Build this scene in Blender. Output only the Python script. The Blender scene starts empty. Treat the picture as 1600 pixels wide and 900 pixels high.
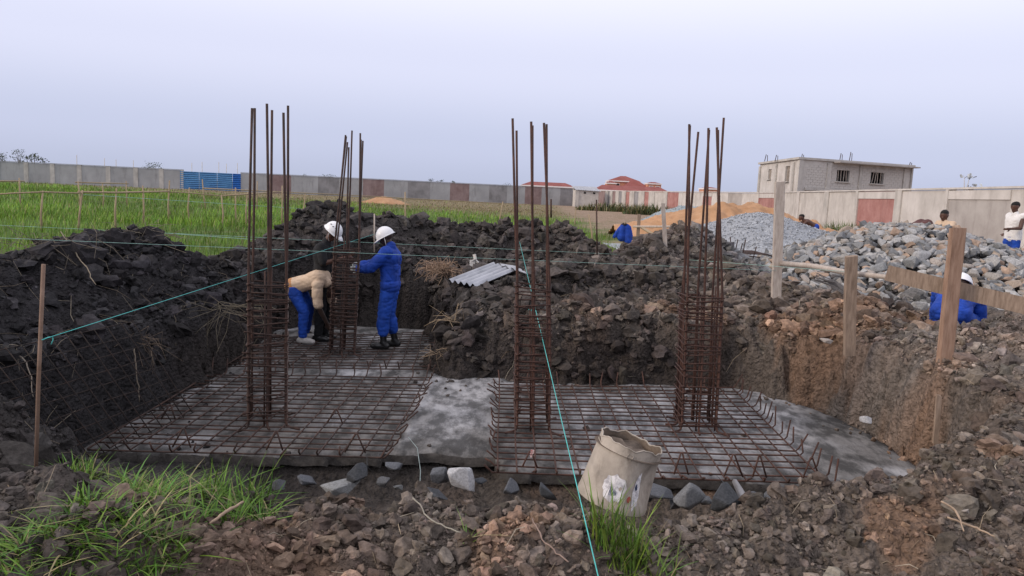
import bpy, bmesh, math, random
import numpy as np
from mathutils import Vector, Matrix
random.seed(7); RNG = np.random.default_rng(7)
S = bpy.context.scene
COL = S.collection
# ------------------------------------------------------------------ camera
FPX = 1164.0; PITCH = math.radians(7.21); ROLL = math.radians(2.6); EYE = 1.5
_F = np.array([0, math.cos(PITCH), -math.sin(PITCH)]); _R = np.array([1., 0, 0]); _U = np.array([0, math.sin(PITCH), math.cos(PITCH)])
_R2 = math.cos(ROLL)*_R + math.sin(ROLL)*_U; _U2 = -math.sin(ROLL)*_R + math.cos(ROLL)*_U
CAM = np.array([0, 0, EYE])
cd = bpy.data.cameras.new('camera'); cam = bpy.data.objects.new('camera', cd); COL.objects.link(cam)
cd.sensor_width = 36; cd.lens = 36*FPX/1600; cd.clip_start = 0.05; cd.clip_end = 5000
M = Matrix.Identity(4)
for i in range(3):
    M[i][0] = _R2[i]; M[i][1] = _U2[i]; M[i][2] = -_F[i]; M[i][3] = CAM[i]
cam.matrix_world = M
S.camera = cam

def ray(px, py): return _F + (px-800)/FPX*_R2 - (py-450)/FPX*_U2
def AZ(px, py, z):                      # point of the place at height z seen at that pixel of the photo
    v = ray(px, py); return CAM + v*((z-EYE)/v[2])
def AY(px, py, y):                      # ... at distance y
    v = ray(px, py); return CAM + v*(y/v[1])
def pix(P):
    q = np.asarray(P) - CAM; w = q @ _F
    return 800 + FPX*(q @ _R2)/w, 450 - FPX*(q @ _U2)/w

# ------------------------------------------------------------------ light
SUN_EL = math.radians(24); SUN_AZ = math.radians(250)     # low in the west, left of and a little behind the camera (compass: +Y is 0)
w = bpy.data.worlds.new('World'); S.world = w; w.use_nodes = True
nt = w.node_tree; nt.nodes.clear()
out = nt.nodes.new('ShaderNodeOutputWorld'); add = nt.nodes.new('ShaderNodeAddShader')
sky = nt.nodes.new('ShaderNodeTexSky'); sky.sky_type = 'NISHITA'; sky.sun_disc = False
sky.sun_elevation = SUN_EL; sky.sun_rotation = SUN_AZ; sky.dust_density = 4; sky.air_density = 1.2; sky.ozone_density = 1.5
b1 = nt.nodes.new('ShaderNodeBackground'); b1.inputs[1].default_value = 0.012
b2 = nt.nodes.new('ShaderNodeBackground'); b2.inputs[1].default_value = 1.0
tc = nt.nodes.new('ShaderNodeTexCoord'); sx = nt.nodes.new('ShaderNodeSeparateXYZ')
rp = nt.nodes.new('ShaderNodeValToRGB')                    # the even dust and cloud veil of the evening sky
cr = rp.color_ramp; cr.interpolation = 'EASE'
def stop(p, c):
    e = cr.elements.new(p); e.color = (*c, 1)
cr.elements[0].position = 0.0; cr.elements[0].color = (0.46, 0.50, 0.655, 1)
cr.elements[1].position = 1.0; cr.elements[1].color = (0.98, 0.97, 1.06, 1)
stop(0.06, (0.52, 0.56, 0.74)); stop(0.16, (0.665, 0.685, 0.86)); stop(0.28, (0.85, 0.85, 0.97)); stop(0.40, (0.95, 0.94, 1.02))
L = nt.links
L.new(tc.outputs['Generated'], sx.inputs[0]); L.new(sx.outputs['Z'], rp.inputs[0])
L.new(rp.outputs[0], b2.inputs[0]); L.new(sky.outputs[0], b1.inputs[0])
L.new(b1.outputs[0], add.inputs[0]); L.new(b2.outputs[0], add.inputs[1]); L.new(add.outputs[0], out.inputs[0])
sl = bpy.data.lights.new('sun', 'SUN'); sl.energy = 1.6; sl.angle = math.radians(14); sl.color = (1.0, 0.86, 0.72)
so = bpy.data.objects.new('sun', sl); COL.objects.link(so)
sd = Vector((math.sin(SUN_AZ)*math.cos(SUN_EL), math.cos(SUN_AZ)*math.cos(SUN_EL), math.sin(SUN_EL)))
so.rotation_euler = sd.to_track_quat('Z', 'Y').to_euler(); so.location = (-20, -8, 15)
S.view_settings.view_transform = 'Standard'; S.view_settings.look = 'None'
S.view_settings.exposure = 0.12; S.view_settings.gamma = 1.0

# ------------------------------------------------------------------ noise
_P = np.random.default_rng(3).permutation(512); _P = np.concatenate([_P, _P, _P])
_G = np.random.default_rng(4).uniform(-1, 1, 512)
def vnoise(x, y, z=None):
    xi = np.floor(x).astype(int); yi = np.floor(y).astype(int)
    fx = x-xi; fy = y-yi; fx = fx*fx*(3-2*fx); fy = fy*fy*(3-2*fy)
    if z is None:
        h = lambda a, b: _G[_P[(_P[a & 511]+b) & 511]]
        return (h(xi, yi)*(1-fx)+h(xi+1, yi)*fx)*(1-fy)+(h(xi, yi+1)*(1-fx)+h(xi+1, yi+1)*fx)*fy
    zi = np.floor(z).astype(int); fz = z-zi; fz = fz*fz*(3-2*fz)
    def h(a, b, c): return _G[_P[(_P[(_P[a & 511]+b) & 511]+c) & 511]]
    def pl(c): return (h(xi, yi, c)*(1-fx)+h(xi+1, yi, c)*fx)*(1-fy)+(h(xi, yi+1, c)*(1-fx)+h(xi+1, yi+1, c)*fx)*fy
    return pl(zi)*(1-fz)+pl(zi+1)*fz
def fbm(x, y, o=4, g=0.5):
    s = 0; a = 1; t = 0
    for k in range(o):
        s = s+a*vnoise(x*2**k+17.3*k, y*2**k+9.1*k); t += a; a *= g
    return s/t
def sstep(a, b, x):
    t = np.clip((x-a)/(b-a), 0, 1); return t*t*(3-2*t)

# ------------------------------------------------------------------ mesh helpers
class MB:
    def __init__(s): s.v = []; s.f = []; s.n = 0; s.c = []
    def put(s, V, Fc, col=None):
        V = np.asarray(V, float); s.v.append(V)
        s.f += [tuple(int(i)+s.n for i in f) for f in Fc]; s.n += len(V)
        if col is not None: s.c.append(np.tile(np.asarray(col, float), (len(V), 1)) if np.ndim(col) == 1 else np.asarray(col))
        return s
    def tube(s, pts, r, n=6, cap=True, col=None):
        pts = np.asarray(pts, float); k = len(pts)
        rr = np.full(k, r) if np.isscalar(r) else np.asarray(r, float)
        t = np.gradient(pts, axis=0); t /= np.linalg.norm(t, axis=1)[:, None]+1e-12
        up = np.array([0, 0, 1.]) if abs(t[0][2]) < .9 else np.array([1., 0, 0])
        V = []
        u = np.cross(up, t[0]); u /= np.linalg.norm(u)
        for i in range(k):
            u = u-t[i]*(u@t[i]); u /= np.linalg.norm(u)+1e-12; q = np.cross(t[i], u)
            for j in range(n):
                a = 2*math.pi*j/n; V.append(pts[i]+rr[i]*(math.cos(a)*u+math.sin(a)*q))
        Fc = [(i*n+j, i*n+(j+1) % n, (i+1)*n+(j+1) % n, (i+1)*n+j) for i in range(k-1) for j in range(n)]
        if cap: Fc += [tuple(range(n))[::-1], tuple(range((k-1)*n, k*n))]
        return s.put(V, Fc, col)
    def box(s, c, size, R=None, bev=0.0, col=None):
        sx, sy, sz = [q/2 for q in size]
        V = np.array([[x*sx, y*sy, z*sz] for x in (-1, 1) for y in (-1, 1) for z in (-1, 1)], float)
        if R is not None: V = V @ np.asarray(R).T
        return s.put(V+np.asarray(c), [(0, 1, 3, 2), (4, 6, 7, 5), (0, 4, 5, 1), (2, 3, 7, 6), (0, 2, 6, 4), (1, 5, 7, 3)], col)
    def mesh(s, name, smooth=False):
        me = bpy.data.meshes.new(name)
        me.from_pydata(np.concatenate(s.v).tolist() if s.v else [], [], s.f)
        if s.c:
            ca = me.attributes.new('Col', 'FLOAT_COLOR', 'POINT'); C = np.concatenate(s.c)
            ca.data.foreach_set('color', np.c_[C, np.ones(len(C))].astype(np.float32).ravel())
        if smooth: me.polygons.foreach_set('use_smooth', [True]*len(me.polygons))
        me.update(); return me
def tagit(o, label=None, cat=None, group=None, kind=None):
    if label: o['label'] = label
    if cat: o['category'] = cat
    if group: o['group'] = group
    if kind: o['kind'] = kind
    return o
def obj(name, m, mat, parent=None, smooth=False):
    me = m.mesh(name, smooth) if isinstance(m, MB) else m
    o = bpy.data.objects.new(name, me); COL.objects.link(o)
    if mat and not me.materials: me.materials.append(mat)
    if parent: o.parent = parent
    return o
def empty(name, loc=(0, 0, 0), rz=0, label=None, cat=None, group=None):
    o = bpy.data.objects.new(name, None); COL.objects.link(o); o.location = loc; o.rotation_euler = (0, 0, rz)
    o.empty_display_size = .1
    return tagit(o, label, cat, group)
def local(parent, P): return np.asarray(P, float)-np.array(parent.location)
def bulk(name, V, Fa, C=None, smooth=True, mat=None, nv=3):        # many small pieces joined: V (n,3), Fa (m,nv)
    me = bpy.data.meshes.new(name); m = len(Fa)
    me.vertices.add(len(V)); me.vertices.foreach_set('co', np.ascontiguousarray(V, dtype=np.float32).ravel())
    me.loops.add(m*nv); me.loops.foreach_set('vertex_index', np.ascontiguousarray(Fa, dtype=np.int32).ravel())
    me.polygons.add(m); me.polygons.foreach_set('loop_start', np.arange(0, m*nv, nv, dtype=np.int32))
    try: me.polygons.foreach_set('loop_total', np.full(m, nv, dtype=np.int32))
    except Exception: pass
    if C is not None:
        ca = me.attributes.new('Col', 'FLOAT_COLOR', 'POINT')
        ca.data.foreach_set('color', np.c_[C, np.ones(len(C))].astype(np.float32).ravel())
    me.update(calc_edges=True)
    me.polygons.foreach_set('use_smooth', np.full(m, smooth)); me.validate()
    o = bpy.data.objects.new(name, me); COL.objects.link(o)
    if mat: me.materials.append(mat)
    return o
def rotz(a): c, s = math.cos(a), math.sin(a); return np.array([[c, -s, 0], [s, c, 0], [0, 0, 1.]])
def rotx(a): c, s = math.cos(a), math.sin(a); return np.array([[1, 0, 0], [0, c, -s], [0, s, c.real]])
def roty(a): c, s = math.cos(a), math.sin(a); return np.array([[c, 0, s], [0, 1, 0], [-s, 0, c]])
def randrot(n, rng):
    q = rng.normal(size=(n, 4)); q /= np.linalg.norm(q, axis=1)[:, None]; a, b, c, d = q.T
    return np.stack([1-2*(c*c+d*d), 2*(b*c-a*d), 2*(b*d+a*c), 2*(b*c+a*d), 1-2*(b*b+d*d), 2*(c*d-a*b), 2*(b*d-a*c), 2*(c*d+a*b), 1-2*(b*b+c*c)], 1).reshape(n, 3, 3)

# ------------------------------------------------------------------ materials
def mat(name, col=(.5, .5, .5), rough=.8, var=.25, scale=8.0, bump=.0, bscale=40.0, attr=False, metal=0.0, col2=None, spec=.3, detail=6, stretch=None, bdist=.01, thr=(.35, .65)):
    m = bpy.data.materials.new(name); m.use_nodes = True; t = m.node_tree; n = t.nodes; l = t.links
    bs = n['Principled BSDF']; bs.inputs['Roughness'].default_value = rough; bs.inputs['Metallic'].default_value = metal
    bs.inputs['Specular IOR Level'].default_value = spec
    co = n.new('ShaderNodeTexCoord'); src = co.outputs['Object']
    if stretch:
        mp = n.new('ShaderNodeMapping'); mp.inputs['Scale'].default_value = stretch; l.new(src, mp.inputs[0]); src = mp.outputs[0]
    no = n.new('ShaderNodeTexNoise'); no.inputs['Scale'].default_value = scale; no.inputs['Detail'].default_value = detail; no.inputs['Roughness'].default_value = .65
    l.new(src, no.inputs['Vector'])
    mr = n.new('ShaderNodeMapRange'); mr.inputs[1].default_value = thr[0]; mr.inputs[2].default_value = thr[1]
    l.new(no.outputs[0], mr.inputs[0])
    mx = n.new('ShaderNodeMix'); mx.data_type = 'RGBA'; l.new(mr.outputs[0], mx.inputs[0])
    if attr:
        at = n.new('ShaderNodeAttribute'); at.attribute_name = 'Col'
        for k, g in ((6, 1-var), (7, 1+var)):
            mu = n.new('ShaderNodeMix'); mu.data_type = 'RGBA'; mu.blend_type = 'MULTIPLY'; mu.inputs[0].default_value = 1
            l.new(at.outputs[0], mu.inputs[6]); mu.inputs[7].default_value = (g, g, g, 1); l.new(mu.outputs[2], mx.inputs[k])
    else:
        c2 = col2 or tuple(min(1, c*(1+var)) for c in col); c1 = col if col2 else tuple(c*(1-var) for c in col)
        mx.inputs[6].default_value = (*c1, 1); mx.inputs[7].default_value = (*c2, 1)
    l.new(mx.outputs[2], bs.inputs['Base Color'])
    if bump:
        nb = n.new('ShaderNodeTexNoise'); nb.inputs['Scale'].default_value = bscale; nb.inputs['Detail'].default_value = 5; nb.inputs['Roughness'].default_value = .6
        l.new(src, nb.inputs['Vector'])
        bu = n.new('ShaderNodeBump'); bu.inputs['Strength'].default_value = bump; bu.inputs['Distance'].default_value = bdist
        l.new(nb.outputs[0], bu.inputs['Height']); l.new(bu.outputs[0], bs.inputs['Normal'])
    return m
M_mud = mat('mud', attr=True, var=.38, scale=14, rough=.92, bump=.9, bscale=28, bdist=.03, spec=.2)
def stain(m, amt=.5, sc=1.4, st=(1, 1, .22)):
    t = m.node_tree; n = t.nodes; l = t.links; bs = n['Principled BSDF']; src = bs.inputs['Base Color'].links[0].from_socket
    co = n.new('ShaderNodeTexCoord'); mp = n.new('ShaderNodeMapping'); mp.inputs['Scale'].default_value = st; l.new(co.outputs['Object'], mp.inputs[0])
    nz = n.new('ShaderNodeTexNoise'); nz.inputs['Scale'].default_value = sc; nz.inputs['Detail'].default_value = 10; nz.inputs['Roughness'].default_value = .7; l.new(mp.outputs[0], nz.inputs['Vector'])
    mr = n.new('ShaderNodeMapRange'); mr.inputs[1].default_value = .52; mr.inputs[2].default_value = .72; mr.inputs[3].default_value = 0; mr.inputs[4].default_value = amt; l.new(nz.outputs[0], mr.inputs[0])
    mx = n.new('ShaderNodeMix'); mx.data_type = 'RGBA'; mx.blend_type = 'MULTIPLY'; l.new(mr.outputs[0], mx.inputs[0]); l.new(src, mx.inputs[6]); mx.inputs[7].default_value = (.35, .32, .30, 1); l.new(mx.outputs[2], bs.inputs['Base Color'])
def crumb(m, sc, st, dist):
    t = m.node_tree; n = t.nodes; l = t.links; bs = n['Principled BSDF']; old = bs.inputs['Normal'].links[0].from_node
    co = n.new('ShaderNodeTexCoord'); nz = n.new('ShaderNodeTexNoise'); nz.inputs['Scale'].default_value = sc*.5; nz.inputs['Detail'].default_value = 3
    ad = n.new('ShaderNodeVectorMath'); ad.operation = 'MULTIPLY_ADD'; l.new(co.outputs['Object'], nz.inputs['Vector']); l.new(nz.outputs['Color'], ad.inputs[0]); ad.inputs[1].default_value = (.06, .06, .06); l.new(co.outputs['Object'], ad.inputs[2])
    vo = n.new('ShaderNodeTexVoronoi'); vo.inputs['Scale'].default_value = sc; l.new(ad.outputs[0], vo.inputs['Vector'])
    bu = n.new('ShaderNodeBump'); bu.invert = True; bu.inputs['Strength'].default_value = st; bu.inputs['Distance'].default_value = dist
    l.new(vo.outputs['Distance'], bu.inputs['Height']); l.new(old.outputs[0], bu.inputs['Normal']); l.new(bu.outputs[0], bs.inputs['Normal'])
crumb(M_mud, 26, 1.0, .03)
M_clod = mat('clod_soil', attr=True, var=.35, scale=22, rough=.92, bump=.8, bscale=60, bdist=.012, spec=.2)
M_grass = mat('grass_blade', attr=True, var=.15, scale=3, rough=.6, spec=.25)
M_straw = mat('dry_straw', attr=True, var=.2, scale=30, rough=.85)
M_rebar = mat('rusty_steel', (.036, .019, .016), .75, col2=(.092, .042, .030), scale=9, bump=.4, bscale=160, bdist=.003, spec=.35)
M_rebar_d = mat('dark_steel', (.028, .018, .016), .7, col2=(.075, .038, .028), scale=7, bump=.4, bscale=160, bdist=.003, spec=.35)
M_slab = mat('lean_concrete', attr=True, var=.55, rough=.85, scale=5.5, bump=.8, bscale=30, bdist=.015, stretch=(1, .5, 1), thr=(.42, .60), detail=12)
M_stone = mat('blue_grey_stone', attr=True, var=.3, scale=9, rough=.8, bump=.5, bscale=30, bdist=.01)
M_gravel = mat('gravel', attr=True, var=.3, scale=60, rough=.85, bump=.6, bscale=60, bdist=.02)
M_sand = mat('sand', (.36, .20, .105), .95, col2=(.46, .275, .16), scale=.9, bump=.5, bscale=12, bdist=.03)
M_plaster = mat('wall_plaster', (.46, .43, .405), .9, col2=(.60, .565, .54), scale=.9, bump=.25, bscale=14, bdist=.01, detail=9)
M_plasterdark = mat('stained_plaster', (.32, .29, .275), .9, col2=(.43, .40, .38), scale=.8, bump=.25, bscale=14, detail=9)
M_block = mat('cement_block', (.44, .41, .385), .9, col2=(.55, .52, .49), scale=1.6, bump=.3, bscale=18)
M_blockdark = mat('dark_cement_block', (.19, .185, .19), .9, col2=(.30, .29, .30), scale=.7, bump=.3, bscale=18)
M_greyblock = mat('grey_block_wall', (.30, .30, .31), .9, col2=(.38, .38, .39), scale=.5, bump=.2, bscale=10)
M_pink = mat('pink_render', (.30, .135, .12), .9, col2=(.42, .225, .205), scale=1.3, bump=.2, bscale=12, detail=9)
M_pinkdark = mat('weathered_red_render', (.20, .135, .13), .9, col2=(.29, .215, .21), scale=.8, bump=.2, bscale=12)
M_concrete = mat('cast_concrete', (.38, .36, .34), .9, col2=(.52, .49, .46), scale=1.1, bump=.2, bscale=20)
M_bluesheet = mat('blue_painted_sheet', (.05, .16, .36), .5, col2=(.10, .27, .50), scale=.6, spec=.4)
M_bluesheet2 = mat('bright_blue_sheet', (.02, .12, .42), .5, var=.2, scale=2)
M_zinc = mat('galvanised_sheet', (.24, .25, .28), .5, col2=(.42, .43, .47), scale=3, metal=.2, spec=.5)
M_wood = mat('weathered_plank', (.21, .15, .11), .85, col2=(.34, .255, .195), scale=6, bump=.4, bscale=20, bdist=.004, stretch=(6, 6, 1))
M_woodpale = mat('pale_pole', (.36, .30, .26), .85, col2=(.50, .44, .39), scale=6, bump=.4, bscale=30, bdist=.004, stretch=(5, 5, 1))
M_woodred = mat('reddish_timber', (.24, .145, .10), .85, col2=(.37, .245, .18), scale=5, bump=.4, bscale=20, bdist=.004, stretch=(6, 6, .8))
M_stick = mat('bush_stick', (.27, .20, .13), .9, col2=(.40, .31, .21), scale=6, stretch=(4, 4, 1))
M_cord = mat('turquoise_cord', (.09, .46, .44), .6, var=.15, scale=30)
M_cordfar = mat('faded_green_cord', (.27, .44, .39), .6, var=.15, scale=20)
M_skin = mat('dark_skin', (.040, .022, .016), .5, var=.2, scale=12, spec=.4)
M_skin2 = mat('brown_skin', (.085, .040, .028), .5, var=.2, scale=12, spec=.4)
M_eye = mat('eye_white', (.6, .56, .5), .3, var=.02)
M_hair = mat('black_hair', (.012, .011, .011), .8, var=.2, scale=60)
M_blue = mat('blue_coverall', (.008, .045, .30), .75, var=.28, scale=7, bump=.5, bscale=9, bdist=.02)
M_bluetr = mat('blue_trousers', (.010, .055, .33), .75, var=.28, scale=6, bump=.5, bscale=9, bdist=.02)
M_black = mat('black_shirt', (.016, .016, .018), .85, var=.3, scale=6, bump=.4, bscale=10, bdist=.02)
M_cream = mat('cream_shirt', (.50, .36, .25), .85, col2=(.62, .48, .36), scale=4, bump=.4, bscale=10, bdist=.02)
M_tan = mat('orange_tan_cloth', (.40, .20, .09), .85, var=.2, scale=6, bump=.4, bscale=10)
M_white = mat('white_shell', (.78, .78, .80), .35, var=.04, scale=10, spec=.5)
M_tank = mat('white_vest', (.70, .68, .67), .85, var=.1, scale=5, bump=.4, bscale=10, bdist=.02)
M_maroon = mat('maroon_cloth', (.10, .045, .045), .85, var=.25, scale=6)
M_palecloth = mat('pale_blue_cloth', (.32, .36, .44), .85, var=.2, scale=6)
M_boot = mat('black_rubber', (.012, .012, .013), .38, var=.3, scale=10, spec=.5)
M_shoe = mat('pale_shoe', (.42, .40, .38), .8, var=.3, scale=12)
M_glove = mat('grey_glove', (.40, .42, .42), .85, var=.2, scale=20)
M_print = mat('white_print', (.75, .77, .82), .7, var=.05)
M_roof = mat('red_roof', (.20, .055, .045), .8, col2=(.27, .085, .075), scale=.4)
M_brick = mat('orange_wall', (.52, .25, .16), .85, var=.12, scale=.6)
M_trim = mat('white_trim', (.72, .68, .68), .8, var=.05)
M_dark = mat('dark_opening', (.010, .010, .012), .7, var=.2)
M_pail = mat('beige_chipped_paint', (.27, .235, .20), .8, col2=(.44, .385, .33), scale=5, bump=.6, bscale=22, bdist=.006, detail=9, thr=(.3, .6))
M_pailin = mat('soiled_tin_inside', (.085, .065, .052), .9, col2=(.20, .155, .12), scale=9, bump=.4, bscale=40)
M_peel = mat('torn_white_label', (.42, .40, .42), .8, col2=(.72, .70, .71), scale=26, thr=(.42, .56))
M_mark = mat('dark_blue_print', (.03, .045, .10), .8, var=.3, scale=40)
M_redmark = mat('red_print', (.34, .09, .07), .8, var=.3, scale=40)
M_plastic = mat('dirty_white_plastic', (.62, .60, .58), .6, var=.2, scale=30)
M_leaf = mat('tree_leaf', attr=True, var=.2, scale=4, rough=.7)
M_bark = mat('tree_bark', (.10, .08, .065), .9, var=.3, scale=10)
M_palebark = mat('pale_dead_wood', (.48, .48, .50), .9, var=.15, scale=10)

for m_ in (M_plaster, M_plasterdark, M_block, M_pink, M_pinkdark, M_greyblock, M_blockdark, M_concrete): stain(m_)
stain(M_pail, .8, 7, (1, 1, .4)); stain(M_blue, .45, 5, (1, 1, .6)); stain(M_bluetr, .6, 5, (1, 1, .6)); stain(M_cream, .35, 6, (1, 1, 1)); stain(M_wood, .5, 5, (3, 3, .5)); stain(M_woodred, .5, 5, (3, 3, .5)); stain(M_slab, .7, 2.2, (1, .6, 1))
# ------------------------------------------------------------------ the lie of the land
def sdpoly(x, y, poly):
    p = np.asarray(poly); d = np.full(np.shape(x), 1e9); ins = np.zeros(np.shape(x), bool)
    for i in range(len(p)):
        a = p[i]; b = p[(i+1) % len(p)]; e = b-a
        t = np.clip(((x-a[0])*e[0]+(y-a[1])*e[1])/(e@e), 0, 1)
        d = np.minimum(d, (x-a[0]-t*e[0])**2+(y-a[1]-t*e[1])**2)
        c = ((a[1] <= y) & (b[1] > y)) | ((b[1] <= y) & (a[1] > y))
        with np.errstate(divide='ignore', invalid='ignore'):
            xi = a[0]+(y-a[1])*e[0]/(e[1] if e[1] != 0 else 1e-9)
        ins ^= c & (x < xi)
    return np.where(ins, -1, 1)*np.sqrt(d)
PZ = -.80
def pz(px, py, z=PZ): return AZ(px, py, z)[:2]
PIT = [pz(-60, 735), pz(110, 716), pz(425, 722), np.array([-1.5, 5.25]), np.array([2.6, 5.15]), np.array([3.5, 5.5]), pz(1455, 735), pz(1370, 680), pz(1290, 640), pz(1180, 612), pz(1040, 604), pz(880, 604), pz(775, 592), pz(690, 592),
       pz(668, 570), pz(680, 540), pz(670, 505), pz(560, 500), pz(430, 515), pz(390, 550), pz(265, 625), pz(120, 680)]
TRENCH = [(-1.75, 4.6), (2.75, 4.5), pz(1300, 762), pz(778, 736), pz(768, 714), pz(614, 710), pz(600, 715), pz(425, 713)]
SLAB = [pz(110, 704), pz(600, 713), pz(614, 708), pz(768, 712), pz(778, 734), pz(1290, 758), np.array([3.3, 5.55]), pz(1455, 735), pz(1370, 680), pz(1290, 640), pz(1180, 606), pz(1040, 598), pz(880, 596), pz(775, 586), pz(690, 584),
        pz(668, 570), pz(690, 520), pz(670, 502), pz(560, 498), pz(430, 513), pz(380, 553), pz(255, 628)]
def ridge(pts, slope, a=.12, w=0.0): return ([AY(*q) for q in pts], slope, a, w)
RIDGES = [
 ridge([(-160, 440, 6.2), (0, 410, 7.2), (60, 386, 7.8), (130, 360, 8.6), (215, 350, 9.4), (262, 376, 9.8), (320, 405, 10.3), (380, 405, 11)], .95, .18),
 ridge([(400, 392, 12.4), (455, 352, 12.9), (515, 314, 13.4), (560, 340, 13.8), (610, 338, 14.8), (700, 348, 15.4), (800, 354, 15.6), (880, 352, 15.6), (920, 374, 15), (960, 402, 14.4)], .85, .25),
 ridge([(700, 488, 10.3), (745, 462, 10.7), (800, 436, 11.1), (850, 420, 11.6), (920, 408, 12), (1000, 402, 12.1), (1040, 368, 14), (1070, 354, 14.6), (1100, 388, 14), (1140, 414, 12.8), (1200, 444, 12), (1280, 460, 11), (1350, 474, 9.8), (1395, 492, 9.4)], .62, .25),
 ridge([(1300, 752, 4.35), (1385, 732, 4.3), (1480, 742, 4.25), (1620, 736, 4.25)], .75, .25),
 ridge([(1500, 512, 7.8), (1560, 505, 7.6), (1640, 500, 7.3), (1700, 560, 6.2), (1720, 650, 5.2)], .42, .3),
 ridge([(290, 830, 3.6), (400, 806, 3.8), (500, 796, 3.95), (650, 800, 3.95), (800, 792, 4.0), (880, 808, 4.0)], .8, .3),
 ridge([(-20, 745, 3.7), (60, 738, 3.9), (110, 760, 3.8), (200, 790, 3.5)], .6, .25),
 ridge([(1040, 822, 4.0), (1150, 826, 3.95), (1240, 808, 4.05)], .6, .25),
    ridge([(1230, 525, 8.3), (1329, 533, 7.75), (1400, 545, 7.4), (1476, 556, 7.0), (1560, 560, 6.8), (1660, 570, 6.4)], .45, .25),
]
ROCKR = ridge([(1330, 380, 14.3), (1400, 348, 15), (1450, 350, 15), (1520, 372, 14.5), (1600, 398, 14.0), (1720, 408, 13.5)], .40, .5)
def ridge_h(x, y, R):
    P, slope, a, wd = R; best = np.full(np.shape(x), -1e9)
    for i in range(len(P)-1):
        A = P[i]; B = P[i+1]; e = (B-A)[:2]
        t = np.clip(((x-A[0])*e[0]+(y-A[1])*e[1])/(e@e), 0, 1)
        d = np.sqrt((x-A[0]-t*e[0])**2+(y-A[1]-t*e[1])**2)
        best = np.maximum(best, A[2]-.06+t*(B[2]-A[2])-slope*(np.sqrt(d*d+a*a)-a))
    return best
def lump(x, y, s, seed=0):               # rounded clods packed together, 0..1
    return np.abs(vnoise(x*s+seed, y*s-seed))
def height(x, y, fine=True):
    x = np.asarray(x, float); y = np.asarray(y, float)
    wx = x+.12*fbm(x*1.7, y*1.7, 3); wy = y+.12*fbm(x*1.7+40, y*1.7+40, 3)
    base = .05*fbm(x*.5, y*.5, 3)
    near = sstep(6.5, 4.2, y)
    dip = np.exp(-np.abs((x-.2)/2.3)**4)
    base = base-near*(.44*dip+.10)
    base = base+.10*sstep(3.2, 4.4, x)*sstep(12, 8, y)*sstep(4.5, 6, y)
    far = sstep(30, 60, y)
    base = base*(1-far)
    h = base
    for R in RIDGES:
        h = np.maximum(h, ridge_h(wx, wy, R))
    hr_ = ridge_h(wx, wy, ROCKR)-.12; rz_ = sstep(-.05, .05, hr_-h); h = np.maximum(h, hr_)
    mud = mudmask(x, y)*(1-rz_)
    if fine:
        h = h+mud*(.16*(lump(wx, wy, 2.1, 3)-.3)+.10*(lump(wx, wy, 4.7, 8)-.3)+.05*(lump(x, y, 10, 5)-.3)+.02*vnoise(x*24, y*24))
    lip = sstep(-3.9, -3.2, x)*sstep(-1.1, -1.6, x)*sstep(3.8, 4.3, y)*sstep(6.5, 6.2, y)      # low grassy lip at the left front of the pit
    h = h+(np.minimum(h, -.36-.30*(y-4.1)+.03*fbm(x*3, y*3, 3)+.02*(lump(x, y, 9, 2)-.3))-h)*lip
    s = sdpoly(wx, wy, PIT)+.06*fbm(x*3, y*3, 3)+(.16*(lump(wx, wy, 4.3, 6)-.3)+.09*(lump(x, y, 10, 4)-.3) if fine else 0)
    k = sstep(.0, 1, s/(.32+.34*sstep(2.4, 1.2, x+.5*fbm(x*1.2, y*1.2, 2))*sstep(8, 8.6, y)*sstep(-1.2, -.6, x))); k2 = np.where(k > 0, k**.75, 0)
    floor = -.90+.02*fbm(x*3, y*3, 3)
    h = floor+(h-floor)*k2
    t = sdpoly(wx, wy, TRENCH)
    h = np.where(t < .25, np.minimum(h, -1.12+(h+1.12)*sstep(-.12, .25, t)), h)
    return h
def mudmask(x, y):
    n = .9*fbm(x*.35, y*.35, 3)+.25*fbm(x*1.6, y*1.6, 3)
    left = sstep(-7.6, -6.2, x+n*.8+np.clip(9-y, -3, 4)*.35)
    back = sstep(17.4, 16.0, y+n*1.2-.12*np.clip(x+2, -8, 0))
    leftback = np.where((y > 9.5), sstep(-5.6, -4.9, x+.22*(12.0-y)*-1+n*.4+.3), 1)
    return left*back*np.clip(leftback, 0, 1)
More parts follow.
